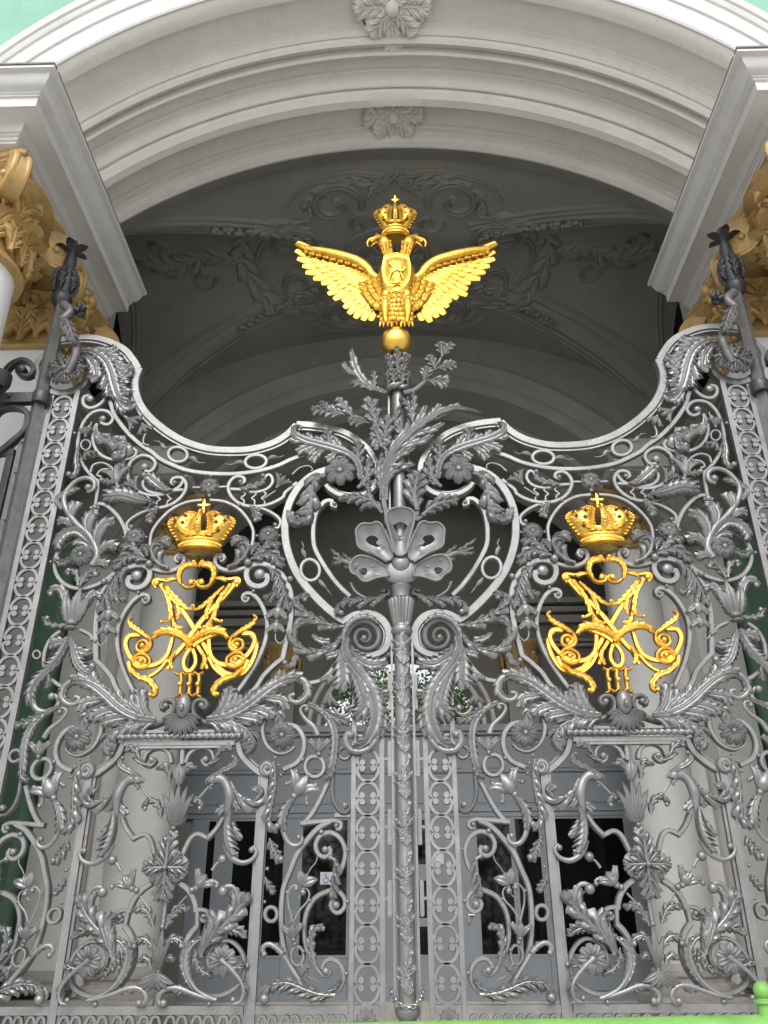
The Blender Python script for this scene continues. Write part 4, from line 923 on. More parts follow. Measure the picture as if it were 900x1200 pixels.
# ================================================================= right gate leaf: mirror copy
def copy_tree(o, parent=None):
    c = o.copy(); col.objects.link(c); c.parent = parent
    for ch in list(o.children): copy_tree(ch, c)
    return c
leaf2 = copy_tree(leafroot); leaf2.location = (AX, 0, 0); leaf2.scale = (-1, 1, 1)
tag(leafroot, 'left leaf of the grey scrollwork gate, hinged by the left columns', 'gate leaf', GROUP_GATE)
tag(leaf2, 'right leaf of the grey scrollwork gate, hinged by the right columns', 'gate leaf', GROUP_GATE)
# ================================================================= THE CENTRE POLE
pole = empty('gate_pole', (0, .02, 0))
tag(pole, 'tall grey iron pole between the gate leaves, with shell, vase and leaf sprays', 'gate pole')
PY = -.02
def pput(mb, name, mat=None, ang=38, parent=None):
    o = mb.build(name, mat or IRON, parent or pole, ang=ang)
    if parent is None: o.location = (0, -.02, 0)
    return o
X6 = Crop(400, 590, 900/145)
def zz(v, u=470): return PX.P((u, v), PY)[1]
def rr_(px, v, u=470): return px*psc(u, v, PY)
# shaft
mb = MB(); mb.lathe([(rr_(10.2,1180), .02), (rr_(10.2,1150), zz(1176)), (rr_(9.8,1000), zz(1000)), (rr_(9.3,800), zz(800)), (rr_(9.0,745), zz(742))], (0, PY, 0), 28)
pput(mb, 'shaft')
mb = MB(); mb.lathe([(rr_(8.2,680), zz(682)), (rr_(7.6,560), zz(560)), (rr_(7.2,450), zz(450)), (rr_(6.6,420), zz(419))], (0, PY, 0), 28); pput(mb, 'shaft')
for sx in (-1, 1):
    mb = MB(); x = rr_(13.2,950); mb.box((sx*x, PY+.02, (zz(742)+.02)/2), (.016, .06, zz(742)-.02)); pput(mb, 'flange')
    mb = MB(); x = rr_(11.2,500); z0, z1 = zz(690), zz(462); mb.box((sx*x, PY+.03, (z0+z1)/2), (.014, .05, z1-z0)); pput(mb, 'flange')
mb = MB(); mb.lathe([(rr_(9,1185), zz(1196)), (rr_(13,1185), zz(1192)), (rr_(14.5,1185), zz(1186)), (rr_(14.5,1185), zz(1182)), (rr_(12,1185), zz(1178)), (rr_(10,1180), zz(1175))], (0, PY-.005, 0), 28); pput(mb, 'collar')
mb = MB(); mb.lathe([(.05, 0), (.13, .0), (.13, .12), (.1, .16), (.075, .2), (.07, .3)], (0, PY, 0), 28); pput(mb, 'foot')
mb = MB(); Z = lambda y: zz(590+y/6.207)
RR = lambda r, y: rr_(r/6.207, 590+y/6.207)
mb.lathe([(RR(60,965), Z(965)), (RR(75,950), Z(950)), (RR(80,930), Z(930)), (RR(75,910), Z(908)), (RR(62,900), Z(898)), (RR(60,885), Z(886))], (0, PY, 0), 28); pput(mb, 'collar')
mb = MB(); mb.lathe([(RR(62,885), Z(886)), (RR(72,850), Z(850)), (RR(88,770), Z(770)), (RR(100,720), Z(722)), (RR(98,708), Z(704)), (RR(70,700), Z(694))], (0, PY, 0), 96, flute=18, fdep=.13); pput(mb, 'fluted_vase', ang=60)
mb = MB(); mb.lathe([(RR(64,700), Z(700)), (RR(66,645), Z(645)), (RR(74,632), Z(632)), (RR(76,618), Z(618)), (RR(62,600), Z(602)), (RR(46,585), Z(585)), (RR(42,560), Z(560)), (RR(20,545), Z(545))], (0, PY-.03, 0), 28); pput(mb, 'vase_neck')
# laurel sprays wrapped round the shaft
vrow = [1166, 1106, 1050, 992, 938, 884, 832, 782]
for i, v in enumerate(vrow):
    h_ = (zz(v-52)-zz(v)); r0 = rr_(9.9, v); tmp = MB()
    for a0, a1, f in ((.25, -.35, .62), (.1, -.12, .98), (-.1, .55, .60), (.5, .2, .42), (-.35, .9, .40)):
        p = Vector((.0+f*.01, 0, 0)); c = [(0, 0), (math.sin(-a0)*h_*f*.5, h_*f*.5), (math.sin(-a1)*h_*f*.9, h_*f)]
        leafmesh(tmp, c, .026, .026, 4, 0, .010, .012, 40, stem=.2)
    vs = []
    for x, y, z in tmp.v:
        a = x/r0-PI/2+.12; r = r0-y*.8+.002; vs.append((r*math.cos(a), PY+r*math.sin(a), z+zz(v)))
    m_ = MB(); m_.add(vs, tmp.f); pput(m_, 'laurel_spray')
# shell
def plate(mb, outer, hole, y0, th=.02, rim=.010, cup=.03):
    """pierced plate: outer and hole loops of (x, z)"""
    n = 36; a = catmull(outer, n=n, closed=True)[:n]; b = catmull(hole, n=n, closed=True)[:n]
    cx = sum(p[0] for p in b)/n; cz = sum(p[1] for p in b)/n
    # align the hole samples to the outer samples by angle
    def ang(p): return math.atan2(p[1]-cz, p[0]-cx)
    rad = []
    for p in a:
        t = ang(p); best = min(b, key=lambda q: abs((ang(q)-t+PI) % (2*PI)-PI)); rad.append(best)
    vs = []; fs = []
    for p, q in zip(a, rad):
        mid = ((p[0]+q[0])/2, (p[1]+q[1])/2)
        vs += [(p[0], y0, p[1]), (mid[0], y0+cup*.7, mid[1]), (q[0], y0+cup, q[1]), (q[0], y0+cup+th, q[1]), (p[0], y0+th, p[1])]
    for i in range(n):
        j = (i+1) % n
        for k in range(5): l = (k+1) % 5; fs.append((i*5+k, i*5+l, j*5+l, j*5+k))
    mb.add(vs, fs)
    mb.tube([(p[0], y0, p[1]) for p in catmull(outer, n=50, closed=True)], rim, n=8, cap=False)
def x6(pts, mir=False):
    o = [X6.P(p, PY) for p in pts]
    if mir: o = [(-x+0.0, z) for x, z in o][::-1]
    x0 = X6.P((440, 500), PY)[0]
    return [(x-x0 if not mir else x+x0, z) for x, z in o]
sh = MB()
up = [(350,465),(290,440),(215,405),(140,365),(125,300),(122,240),(165,198),(225,200),(262,186),(300,205),(335,280),(365,350),(385,415),(380,440)]
hu = [(188,300),(215,270),(262,275),(278,300),(262,318),(285,345),(268,352),(245,342),(215,330)]
lo = [(350,570),(330,500),(240,445),(150,425),(100,450),(78,500),(90,545),(130,565),(160,600),(200,608),(260,585),(320,572)]
hl_ = [(138,518),(160,502),(188,500),(200,515),(196,535),(180,550),(158,542)]
to = [(405,425),(375,320),(345,210),(335,150),(365,110),(435,92),(510,108),(540,150),(530,210),(500,320),(470,425)]
ht = [(412,280),(402,240),(385,205),(410,185),(435,178),(462,185),(488,205),(470,240),(460,280),(436,290)]
for mir in (False, True):
    plate(sh, x6(up, mir), x6(hu, mir), PY-.13, cup=.04); plate(sh, x6(lo, mir), x6(hl_, mir), PY-.12, cup=.04)
plate(sh, x6(to), x6(ht), PY-.16, cup=.05)
x0 = 0; zc = X6.P((440,500), PY)[1]; s_ = X6.m((440,500), 1, PY)
sh.sphere((0, PY-.085, zc-8*s_), (150*s_, .035, 118*s_), 28, 16); sh.sphere((0, PY-.10, zc+30*s_), (70*s_, .05, 70*s_), 20, 12)
for px_, pz_ in ((285,350),(580,350),(238,507),(637,507),(433,290)):
    q = x6([(px_, pz_)])[0]; sh.sphere((q[0], PY-.135, q[1]), 12*s_, 10, 7)
for a_, b_ in (((330,250),(390,415)), ((545,250),(480,415)), ((215,400),(340,480)), ((665,400),(535,480))):
    q = x6([a_, b_]); sh.tube([(q[0][0], PY-.155, q[0][1]), (q[1][0], PY-.15, q[1][1])], [6*s_, 10*s_], n=8)
for a_ in (5, 38, 68, 112, 142, 175):
    a = math.radians(a_); lobe(sh, (math.cos(a)*60*s_, zc+math.sin(a)*50*s_), a, a, (300 if 30 < a_ < 150 else 250)*s_, 30*s_, PY+.01, .02, .02, ns=10, teeth=.05, rnd=True)
pput(sh, 'shell', ang=30)
# sprays
def spray(cr, pts, wl, wr, n, y0=-.08, h=.018, phi=45, dy=0.0, name='leaf_spray', stem=.25, blade=False):
    p = [cr.P(q, y0) for q in pts]; s = psc(*cr.uv(pts[0]), y0); tmp = MB(); (blademesh(tmp, p, wl*s, wr*s, n, 0, h, .012) if blade else leafmesh(tmp, p, wl*s, wr*s, n, 0, h, .012, phi, stem=stem))
    if dy:
        za, zb = p[0][1], p[-1][1]; xa_, xb_ = p[0][0], p[-1][0]; L2 = (xb_-xa_)**2+(zb-za)**2
        tmp.v = [(x, y+dy*(((x-xa_)*(xb_-xa_)+(z-za)*(zb-za))/L2), z) for x, y, z in tmp.v]
    tmp.v = [(x, y+y0, z) for x, y, z in tmp.v]
    return pput(tmp, name)
spray(CF, [(375,600),(392,470),(450,385),(540,310),(640,262),(755,282)], 5, 5, 12, dy=-.05, blade=True)
for q_ in ([(383,560),(420,490),(500,462)], [(388,520),(430,440),(500,402)], [(400,470),(460,400),(530,375),(570,352)], [(430,420),(500,355),(560,335),(612,308)], [(450,390),(510,310),(545,243)], [(400,490),(420,400),(470,340),(478,300)], [(520,325),(570,275),(598,238)], [(570,300),(620,262),(672,240)], [(385,590),(372,500),(380,440)]):
    spray(CF, q_, 5.5, 5.5, 6, y0=-.085, blade=True)
spray(CF, [(385,590),(365,500),(378,430)], 6, 8, 5)
spray(CF, [(440,420),(470,380),(430,310),(445,250)], 6, 6, 5)
spray(CF, [(398,195),(335,170),(285,115),(262,30)], 6, 6, 8, blade=True); spray(CF, [(300,140),(250,110),(232,80)], 4, 4, 4, blade=True); spray(CF, [(340,170),(300,150),(262,160)], 4, 4, 4, blade=True)
spray(CF, [(340,190),(300,165),(262,160)], 6, 6, 4)
spray(CF, [(350,180),(350,140),(345,118)], 5, 5, 3)
spray(CF, [(495,310),(480,250),(450,215)], 6, 6, 5); spray(CF, [(492,300),(500,240),(498,200)], 5, 5, 4)
spray(CF, [(380,650),(340,605),(290,590),(225,592)], 9, 8, 6); spray(CF, [(365,630),(320,620),(300,636)], 4, 5, 3)
spray(CF, [(345,600),(330,570),(322,530)], 4, 4, 3)
spray(CF, [(512,640),(500,580),(512,505)], 15, 14, 5, phi=55); spray(CF, [(530,660),(580,620),(652,600)], 13, 10, 5, phi=55)
def oak(cr, p, q, w, y0=-.09):
    """broad toothed single leaf from p to q"""
    a = Vector((*cr.P(p, y0),)); b = Vector((*cr.P(q, y0),)); s = psc(*cr.uv(p), y0)
    m_ = ((a+b)/2); tmp = MB(); leafmesh(tmp, [tuple(a), tuple(m_), tuple(b)], w*s, w*s, 4, 0, .012, .008, 60, stem=.12, env=lambda t: math.sin(PI*min(1,.12+t*.8))**.7)
    tmp.v = [(x, y+y0-abs(x-a.x)*.12, z) for x, y, z in tmp.v]; return pput(tmp, 'oak_leaf')
def stem3(cr, pts, r0, r1, y0=-.08):
    c = catmull([(*cr.P(p, y0),) for p in pts], n=14); s = psc(*cr.uv(pts[0]), y0); m_ = MB(); m_.tube([(a[0], y0, a[1]) for a in c], [(r0+(r1-r0)*k/14)*s for k in range(15)], n=8); return pput(m_, 'twig')
stem3(CF, [(392,600),(395,420),(350,320),(290,285),(200,265),(130,250)], 3.0, 1.0)
for a_, b_, w_ in (((365,340),(330,225),13),((385,400),(400,290),12),((350,330),(375,390),12),((330,310),(262,300),9),((270,290),(215,225),9),((240,280),(180,265),10),((185,265),(120,262),8),((190,262),(150,235),6),((390,410),(350,330),10)): oak(CF, a_, b_, w_)
stem3(CF, [(460,195),(500,185),(545,145),(585,90),(612,40)], 3.4, 1.2)
for a_, b_, w_ in (((535,150),(545,105),9),((550,150),(618,160),11),((580,110),(560,60),8),((585,105),(645,90),10),((605,60),(600,10),8),((608,55),(635,15),8)): oak(CF, a_, b_, w_)
stem3(CF, [(420,650),(400,700),(395,650),(385,600),(392,520)], 4, 3); stem3(CF, [(480,690),(505,660),(512,640)], 4, 3); stem3(CF, [(505,675),(540,655)], 3, 2)
for sg, pts in ((0, [(285,850),(240,830),(195,815)]), (1, [(590,825),(650,800),(722,778)])):
    stem3(CF, pts, 4.5, 1.5, -.10)
    for k in (0,1): 
        p = pts[1+k]; oak(CF, pts[k], (p[0]+(8 if sg else -8), p[1]-26), 3, -.10); oak(CF, pts[k], (p[0]+(2 if sg else -2), p[1]+24), 3, -.10)
def wreath(v, r, w):
    m_ = MB(); z = zz(v)
    for k in range(2):
        m_.tube([((r+.012*math.cos(a*4+k*PI))*math.cos(a), PY+(r+.012*math.cos(a*4+k*PI))*math.sin(a), z+.016*math.sin(a*4+k*PI)) for a in [2*PI*i/40 for i in range(41)]], w, n=8, cap=False)
    pput(m_, 'wreath_band')
wreath(552, rr_(11.5,550), .020); wreath(458, rr_(11,458), .022)
for k in range(7):      # leaves standing round the top under the orb
    a = -PI/2+(k-3)*.75; tmp = MB(); leafmesh(tmp, [(0,0),(0,.10),(0,.22)], .045, .045, 4, 0, .01, .008, 50, stem=.2)
    z0 = zz(457)+.10+(k%2)*.03; vs = []
    for x, y, z in tmp.v:
        r = .075+.5*z*z*4*.35-y; b = a+x/.09; vs.append((r*math.cos(b), PY+r*math.sin(b), z0+z))
    m_ = MB(); m_.add(vs, tmp.f); pput(m_, 'crown_leaf', IRONM)
for k in range(6):
    a = -PI/2+(k-2.5)*.8; tmp = MB(); leafmesh(tmp, [(0,0),(0,.06),(0,.13)], .045, .045, 4, 0, .01, .008, 50, stem=.2); z0 = zz(457)+.0; vs = []
    for x, y, z in tmp.v:
        r = .085+.5*z*z*3-y; b = a+x/.09; vs.append((r*math.cos(b), PY+r*math.sin(b), z0+z))
    m_ = MB(); m_.add(vs, tmp.f); pput(m_, 'crown_leaf', IRONM)
# chain round the foot of the pole
ch = MB(); cz = zz(1168); n_ = 16; rx = rr_(17, 1168)
for i in range(n_):
    t = i/(n_-1); a = PI+PI*t; x = rx*1.15*math.cos(a); y = PY-.02+rx*.8*math.sin(a); z = cz-.05*math.sin(PI*t)+.05*abs(2*t-1)**2
    lk = []; tg = Vector((-math.sin(a), .7*math.cos(a), 0)).normalized(); up_ = Vector((0,0,1)) if i % 2 else tg.cross(Vector((0,0,1)))
    for k in range(15):
        b = 2*PI*k/14; lk.append(Vector((x, y, z))+tg*(.019*math.cos(b))+up_*(.011*math.sin(b)))
    ch.tube(lk, .0042, n=7, cap=False)
tag(ch.build('chain', CHROME), 'steel link chain looped around the foot of the centre pole', 'chain')

# ================================================================= THE EAGLE
eagle = empty('double_headed_eagle', (0, -.02, zz(419)))
tag(eagle, 'gilded double headed eagle with spread wings on top of the centre pole', 'eagle statue')
EY = -.04
def eput(mb, name, parent=None, mat=None, ang=38):
    o = mb.build(name, mat or GOLDE, parent or eagle, ang=ang)
    if parent is None: o.location = (0, .02, -zz(419))
    return o
ex0 = EG.P((440,400), EY)[0]
def e_(p, y=EY): q = EG.P(p, y); return (q[0]-ex0, q[1])
es = EG.m((440,350), 1, EY)
mb = MB(); o_c = e_((439,585)); mb.sphere((o_c[0], EY, o_c[1]), 58*es, 32, 20); mb.lathe([(8*es, -64*es), (16*es, -60*es), (12*es, -54*es)], (o_c[0], EY, o_c[1]), 16); eput(mb, 'orb', mat=GOLD)
body = MB()
prof = [((440,262),34,22),((440,285),54,32),((440,310),70,42),((440,345),73,52),((440,385),68,52),((440,420),60,46),((440,455),46,36),((440,490),34,26),((440,520),22,16)]
pts = [e_(p) for p, _, _ in prof]; nn = 28; vs = []; fs = []
for (x, z), (_, rx_, ry_) in zip(pts, prof):
    for i in range(nn):
        a = 2*PI*i/nn; vs.append((x+rx_*es*math.cos(a), EY+ry_*es*math.sin(a), z))
for j in range(len(prof)-1):
    for i in range(nn): fs.append((j*nn+i, (j+1)*nn+i, (j+1)*nn+(i+1)%nn, j*nn+(i+1)%nn))
fs.append(tuple(range(nn))); fs.append(tuple(range(len(prof)*nn-1, (len(prof)-1)*nn-1, -1))); body.add(vs, fs)
random.seed(3)
for r_ in range(6):     # breast feathers below the shield
    for k in range(7-r_//2):
        x = 440+(k-(6-r_//2)/2)*13+(r_ % 2)*6+random.uniform(-2,2); z = 425+r_*14+random.uniform(-2,2); p = e_((x, z)); lobe(body, p, -PI/2+(x-440)*.006, -PI/2+(x-440)*.012, 27*es, 8.5*es, EY-(44-r_*4)*es*.98*math.cos((x-440)/70),   .008, .01, teeth=0, ns=6, rnd=True)
eput(body, 'body')
shd = MB(); sp_ = [(392,300),(398,288),(440,282),(482,288),(488,300),(494,340),(484,385),(462,412),(440,424),(418,412),(396,385),(386,340)]
q = catmull([e_(p) for p in sp_], n=40, closed=True)[:40]; vs = []; fs = []; cx_, cz_ = e_((440,350)); KK = 6
for k in range(KK):
    f = 1-k/KK
    for x, z in q: vs.append((cx_+(x-cx_)*f, EY-(.42+.16*math.cos(f*PI/2)+ (.05 if k==0 else 0))*110*es*.95*(1-.12*((cx_+(x-cx_)*f-cx_)/(60*es))**2), cz_+(z-cz_)*f))
for k in range(KK-1):
    for i in range(40): fs.append((k*40+i, k*40+(i+1)%40, (k+1)*40+(i+1)%40, (k+1)*40+i))
fs.append(tuple(range((KK-1)*40, KK*40))); shd.add(vs, fs)
yb = EY-58*es
def rel(pts, r): shd.tube([(*[e_(p)[0]], yb-.004*1, e_(p)[1]) for p in pts], r, n=7)
rel([(q_[0], q_[1]) for q_ in [(396,300),(440,290),(484,300)]], 3*es)
for pts, r in (([(418,365),(440,352),(462,358)],[5*es,8*es,5*es]), ([(420,368),(410,385)],[3*es,2*es]), ([(432,365),(425,388)],[3*es,2*es]), ([(455,362),(465,384)],[3*es,2*es]), ([(462,358),(472,345),(468,338)],[4*es,4*es,2*es]), ([(440,352),(440,330),(438,318)],[5*es,5*es,4*es]), ([(440,340),(420,360),(410,395)],[2*es,2*es,1*es]), ([(430,345),(415,330),(412,318)],[3*es,5*es,1*es]), ([(405,395),(425,402),(450,398),(470,402)],[2*es,4*es,4*es,1*es])): rel(pts, r)
x, z = e_((438,313)); shd.sphere((x, yb-.006, z), 5*es, 8, 6)
for k in range(13):     # chain of the order round the shield
    a = PI+PI*k/12; p = e_((440+62*math.cos(a), 372-66*math.sin(a)*1.0)); shd.sphere((p[0], EY-46*es*(.72+.28*math.sin(PI*k/12)), p[1]), 4.5*es, 8, 6)
eput(shd, 'breast_shield')
lg = MB()
for sg in (-1, 1):
    f = lambda p: e_((440+sg*(p[0]-440), p[1]))
    c = [f(p) for p in ((478,420),(482,450),(483,480),(482,505),(478,530))]
    lg.tube([(x, EY-26*es, z) for x, z in c], [22*es,24*es,20*es,12*es,9*es], n=14)
    for r_ in range(5):
        for k in (-1,0,1):
            p = f((482+k*12, 435+r_*16)); lobe(lg, p, -PI/2, -PI/2, 26*es, 9*es, EY-(47-r_*5)*es+abs(k)*.014, .009, .01, teeth=0, ns=7, rnd=True)
    for k in range(4):
        dx = (-18,-6,8,20)[k]; a = f((478+dx*.4, 530)); b = f((478+dx, 545)); c_ = f((478+dx*1.2, 560)); lg.tube([(a[0], EY-34*es, a[1]), (b[0], EY-50*es, b[1]), (c_[0], EY-54*es, c_[1])], [7*es,6.5*es,2*es], n=8)
o_ = eput(lg, 'legs')
tl = MB()
for k in range(9):
    a = -PI/2+(k-4)*.11; p = e_((440+(k-4)*5, 465)); lobe(tl, p, a, a+(k-4)*.03, 85*es, 9*es, EY-(18-abs(k-4)*2)*es, .012, .015, teeth=0, ns=9)
eput(tl, 'tail')
def head(sg):
    f = lambda p: e_((440+sg*(440-p[0]), p[1])) ; mb = MB()
    c = catmull([(*f(p),) for p in ((430,310),(418,285),(405,255),(397,225),(386,203),(366,196),(352,203),(344,210))], n=30)
    r = [24,24,23.5,23,22,21,20,19.4,18.8,18.2,17.8,17.6,17.8,18.2,18.8,19.8,21,22,22.4,22.2,21.4,20,18,16,14,12,10.4,9,7.6,6,5]
    mb.tube([(x, EY-6*es, z) for x, z in c], [v*es*1.32 for v in r], n=16)
    cu = catmull([(*f(p),) for p in ((360,200),(346,200),(334,206),(330,216),(334,227))], n=12); mb.tube([(x, EY-6*es, z) for x, z in cu], [(13-11*(k/12)**.9)*es for k in range(13)], n=10)
    cu = catmull([(*f(p),) for p in ((366,210),(356,216),(348,222),(343,227))], n=8); mb.tube([(x, EY-6*es, z) for x, z in cu], [(7.5-5.5*(k/8))*es for k in range(9)], n=8)
    x, z = f((366,194)); mb.sphere((x, EY-21*es, z), 3.4*es, 8, 6); mb.tube([(x-6*es, EY-19*es, z+4*es), (x, EY-22*es, z+5.5*es), (x+6*es, EY-19*es, z+4*es)], 2*es, n=6)
    for k in range(34):     # neck feathers
        t = k/34; i = int(2+t*17); j = (k % 3)-1; x, z = c[i]; dx = c[i][0]-c[i+2][0]; dz = c[i][1]-c[i+2][1]; a = math.atan2(dz, dx)
        nx, nz = -math.sin(a), math.cos(a); R_ = r[i]*es*1.32; lobe(mb, (x+nx*j*R_*.62, z+nz*j*R_*.62), a, a+j*.25, 17*es, 6*es, EY-6*es-R_*(1.0 if j == 0 else .80), .006, .008, teeth=0, ns=6)
    for k in range(3): x, z = f((378+k*7, 186+k*3)); lobe(mb, (x, z), PI/2+sg*(-.9), PI/2+sg*(-1.3), 12*es, 4*es, EY-8*es, .005, .01, teeth=0, ns=5)
    return eput(mb, 'head')
head(1); head(-1)
def wing(sg):
    f = lambda p: e_((440+sg*(440-p[0]), p[1])); mb = MB()
    lead = catmull([(*f(p),) for p in ((385,345),(350,325),(330,300),(290,272),(225,248),(150,222),(95,205),(60,180))], n=40)
    yw = lambda t: EY+.02-.02*math.sin(PI*t)+.10*t*t      # wings sweep slightly back
    trail = [(374,478),(346,488),(316,494),(286,486),(262,470),(244,448),(238,424),(208,412),(178,396),(176,372),(160,350),(128,330),(100,304),(80,276),(66,246),(58,212),(54,174)]
    n = len(trail)
    for layer in range(3):
        for k in range(n):
            t = k/(n-1); bp_ = (380-6*k, 362-5*k) if k < 7 else (336-(k-7)*12.5, 326-(k-7)*7.6); b = f((bp_[0], bp_[1]+layer*1)); e = f(trail[k])
            fr = (1, .74, .52)[layer]
            if layer and k % 1: continue
            dx, dz = e[0]-b[0], e[1]-b[1]; L_ = math.hypot(dx, dz)*fr*random.uniform(.96, 1.03)
            if L_ < 14*es: continue
            a = math.atan2(dz, dx); lobe(mb, b, a-sg*.10, a+sg*.14, L_, (19 if layer == 0 else 16)*es, yw(t)-.016*layer-.0022*k+.03, .012, .016, teeth=.0, ns=10, droop=.2, rnd=True)
    # soft feathers by the body
    for r_ in range(4):
        n_ = 5+r_
        for k in range(n_):
            th = math.radians(84+ (84*k/(n_-1)) + random.uniform(-3, 3)); ro = 18+21*r_
            p = f((383-ro*1.15*abs(math.cos(th)) if th > PI/2 else 383+ro*.3*math.cos(th), 345+ro*1.05*math.sin(th)))
            dx = 1 if sg < 0 else -1; an = math.atan2(-math.sin(th), abs(math.cos(th))*dx*(1 if th > PI/2 else -1))
            lobe(mb, p, an+dx*.08, an-dx*.18, (40+2*r_)*es*random.uniform(.92, 1.08), (10.5+.6*r_)*es, yw(.1)-.052+.011*r_, .013, .02, teeth=0, ns=9, rnd=True)
    # scaled shoulder along the leading edge
    mb.tube([(x, yw(k/40)-.012, z-6*es) for k, (x, z) in enumerate(lead)], [(11+13*math.sin(PI*min(1, .1+k/40*.9))**1)*es for k in range(41)], n=12, flat=.8)
    for r_ in range(3):
        for k in range(22):
            t = .06+.84*k/22; i = int(t*40); x, z = lead[i]; x2, z2 = lead[min(40, i+2)]; a = math.atan2(z2-z, x2-x); w_ = (15+13*math.sin(PI*(1-t)))*es
            nx, nz = math.sin(a)*-sg*-1, -math.cos(a)*-sg*-1
            dd = w_*(.15+.62*r_); sx = -1 if sg > 0 else 1
            px_, pz_ = x, z-dd
            lobe(mb, (px_, pz_), a, a-sx*-.35*sg, 20*es, 6.5*es, yw(t)-.030-.004*(k % 2)+.004*r_, .006, .012, teeth=0, ns=6, droop=.1)
    return eput(mb, 'wing')
wing(1); wing(-1)
cb, ct = e_((440,187)), e_((440,33))
gcrown(0, cb[1], 158*es, ct[1]-cb[1], eagle, lambda mb, n, m: eput(mb, n), y0=EY, gm=GOLDE)
# crown ribbon plate between the heads
mb = MB(); mb.lathe([(46*es, -.006), (50*es, 0), (46*es, .006)], (0, EY, cb[1]-.004), 24, yscale=.6); eput(mb, 'crown_base')

# ================================================================= POSTS, FINIALS AND STAYS
GP = 'iron posts that carry the gate leaves'
post = empty('gate_post', (-3.3, 0, 0))
xpst = PX.P((33, 525), -.03)[0]
def qput(mb, name, mat=None, parent=None, ang=38):
    o = mb.build(name, mat or IRONM, parent or post, ang=ang)
    if parent is None: o.location = (3.3, 0, 0)
    return o
def w_(p, y=-.05): return W.P(p, y)
ztopp = w_((548,170))[1]; mb = MB(); hz = w_((430,540))[1]
mb.box((xpst, -.02, hz/2), (.085, .085, hz), Matrix.Rotation(PI/4, 3, 'Z')); qput(mb, 'shaft')
mb = MB(); mb.box((xpst-.09, .03, 2.9), (.05, .05, 5.6)); qput(mb, 'rear_bar')
zb_ = hz; s6 = psc(85, 320, -.02)/6
mb = MB(); zl_ = lambda y: w_((480,y), -.02)[1]
mb.lathe([(40*s6, zl_(600)), (62*s6, zl_(575)), (72*s6, zl_(545)), (60*s6, zl_(520)), (50*s6, zl_(510)), (58*s6, zl_(480)), (70*s6, zl_(430)), (66*s6, zl_(380)), (52*s6, zl_(345)), (46*s6, zl_(330)), (42*s6, zl_(280)), (30*s6, zl_(235)), (26*s6, zl_(222)), (36*s6, zl_(214)), (26*s6, zl_(205)), (18*s6, zl_(195)), (28*s6, zl_(175)), (30*s6, zl_(158)), (22*s6, zl_(142)), (4*s6, zl_(134))], (xpst, -.02, 0), 24); qput(mb, 'finial', IROND)
for k in range(6):
    a = 2*PI*k/6-.4; tmp = MB(); leafmesh(tmp, [(0,0),(0,.12),(0,.27)], .055, .055, 4, 0, .012, .01, 45, stem=.2); vs = []
    for x, y, z in tmp.v:
        r = 62*s6+.02*math.sin(z*12)-y; b = a+x/.12; vs.append((xpst+r*math.cos(b), -.02+r*math.sin(b), zl_(505)+z))
    m_ = MB(); m_.add(vs, tmp.f); qput(m_, 'finial_leaf', IROND)
for k in range(5):
    a = 2*PI*k/5-.2; m_ = MB(); tmp = MB(); lobe(tmp, (0,0), PI/2, PI/2, .16, .045, 0, .01, .012, teeth=0); vs = []
    for x, y, z in tmp.v:
        r = .03+z*.85; vs.append((xpst+r*math.cos(a)-x*math.sin(a), -.02+r*math.sin(a)+x*math.cos(a), zl_(214)+.04*math.sin(z*12)-y*.8))
    m_.add(vs, tmp.f); qput(m_, 'finial_petal', IROND)
# curling stalk with fruit and the flower inside the ring
c = catmull([(*W.P(p, -.12), 1) for p in ((445,575),(500,640),(455,700),(470,780),(525,850),(545,920),(510,1000),(470,1060))], n=34)
mb = MB(); mb.tube([(a[0], -.10-.06*math.sin(PI*k/34), a[1]) for k, a in enumerate(c)], [(34-10*k/34)*s6 for k in range(35)], n=12); qput(mb, 'stalk')
p_ = [W.P(q, -.16) for q in ((440,700),(480,720),(510,780),(540,870))]; tmp = MB(); leafmesh(tmp, p_, .05, .07, 6, -.20, .02, .03, 50); qput(tmp, 'stalk_leaf')
mb = MB(); bx, bz = W.P((572,620), -.14)
for k in range(16):
    a = k*2.4; r = .05*math.sqrt(k/16); mb.sphere((bx+r*math.cos(a), -.16-.03*math.cos(k), bz+r*math.sin(a)), .022, 8, 6)
mb.tube([(W.P((490,610),-.1)[0], -.08, W.P((490,610),-.1)[1]), (bx, -.12, bz)], [.04,.05], n=10); qput(mb, 'fruit', IROND)
mb = MB(); fx, fz = TL.P((462,318), -.08); fr_ = TL.m((462,318), 118, -.08)
for k in range(9):
    a = 2*PI*k/9; c2 = [(fx+math.cos(a)*fr_*t, fz+math.sin(a)*fr_*t) for t in (.12,.55,1)]; tmp = MB(); leafmesh(tmp, c2, fr_*.34, fr_*.34, 4, -.08-.012*(k % 2), .02, .02, 55); mb.add(tmp.v, tmp.f)
mb.sphere((fx, -.11, fz), fr_*.2, 12, 8); qput(mb, 'leaf_rosette')
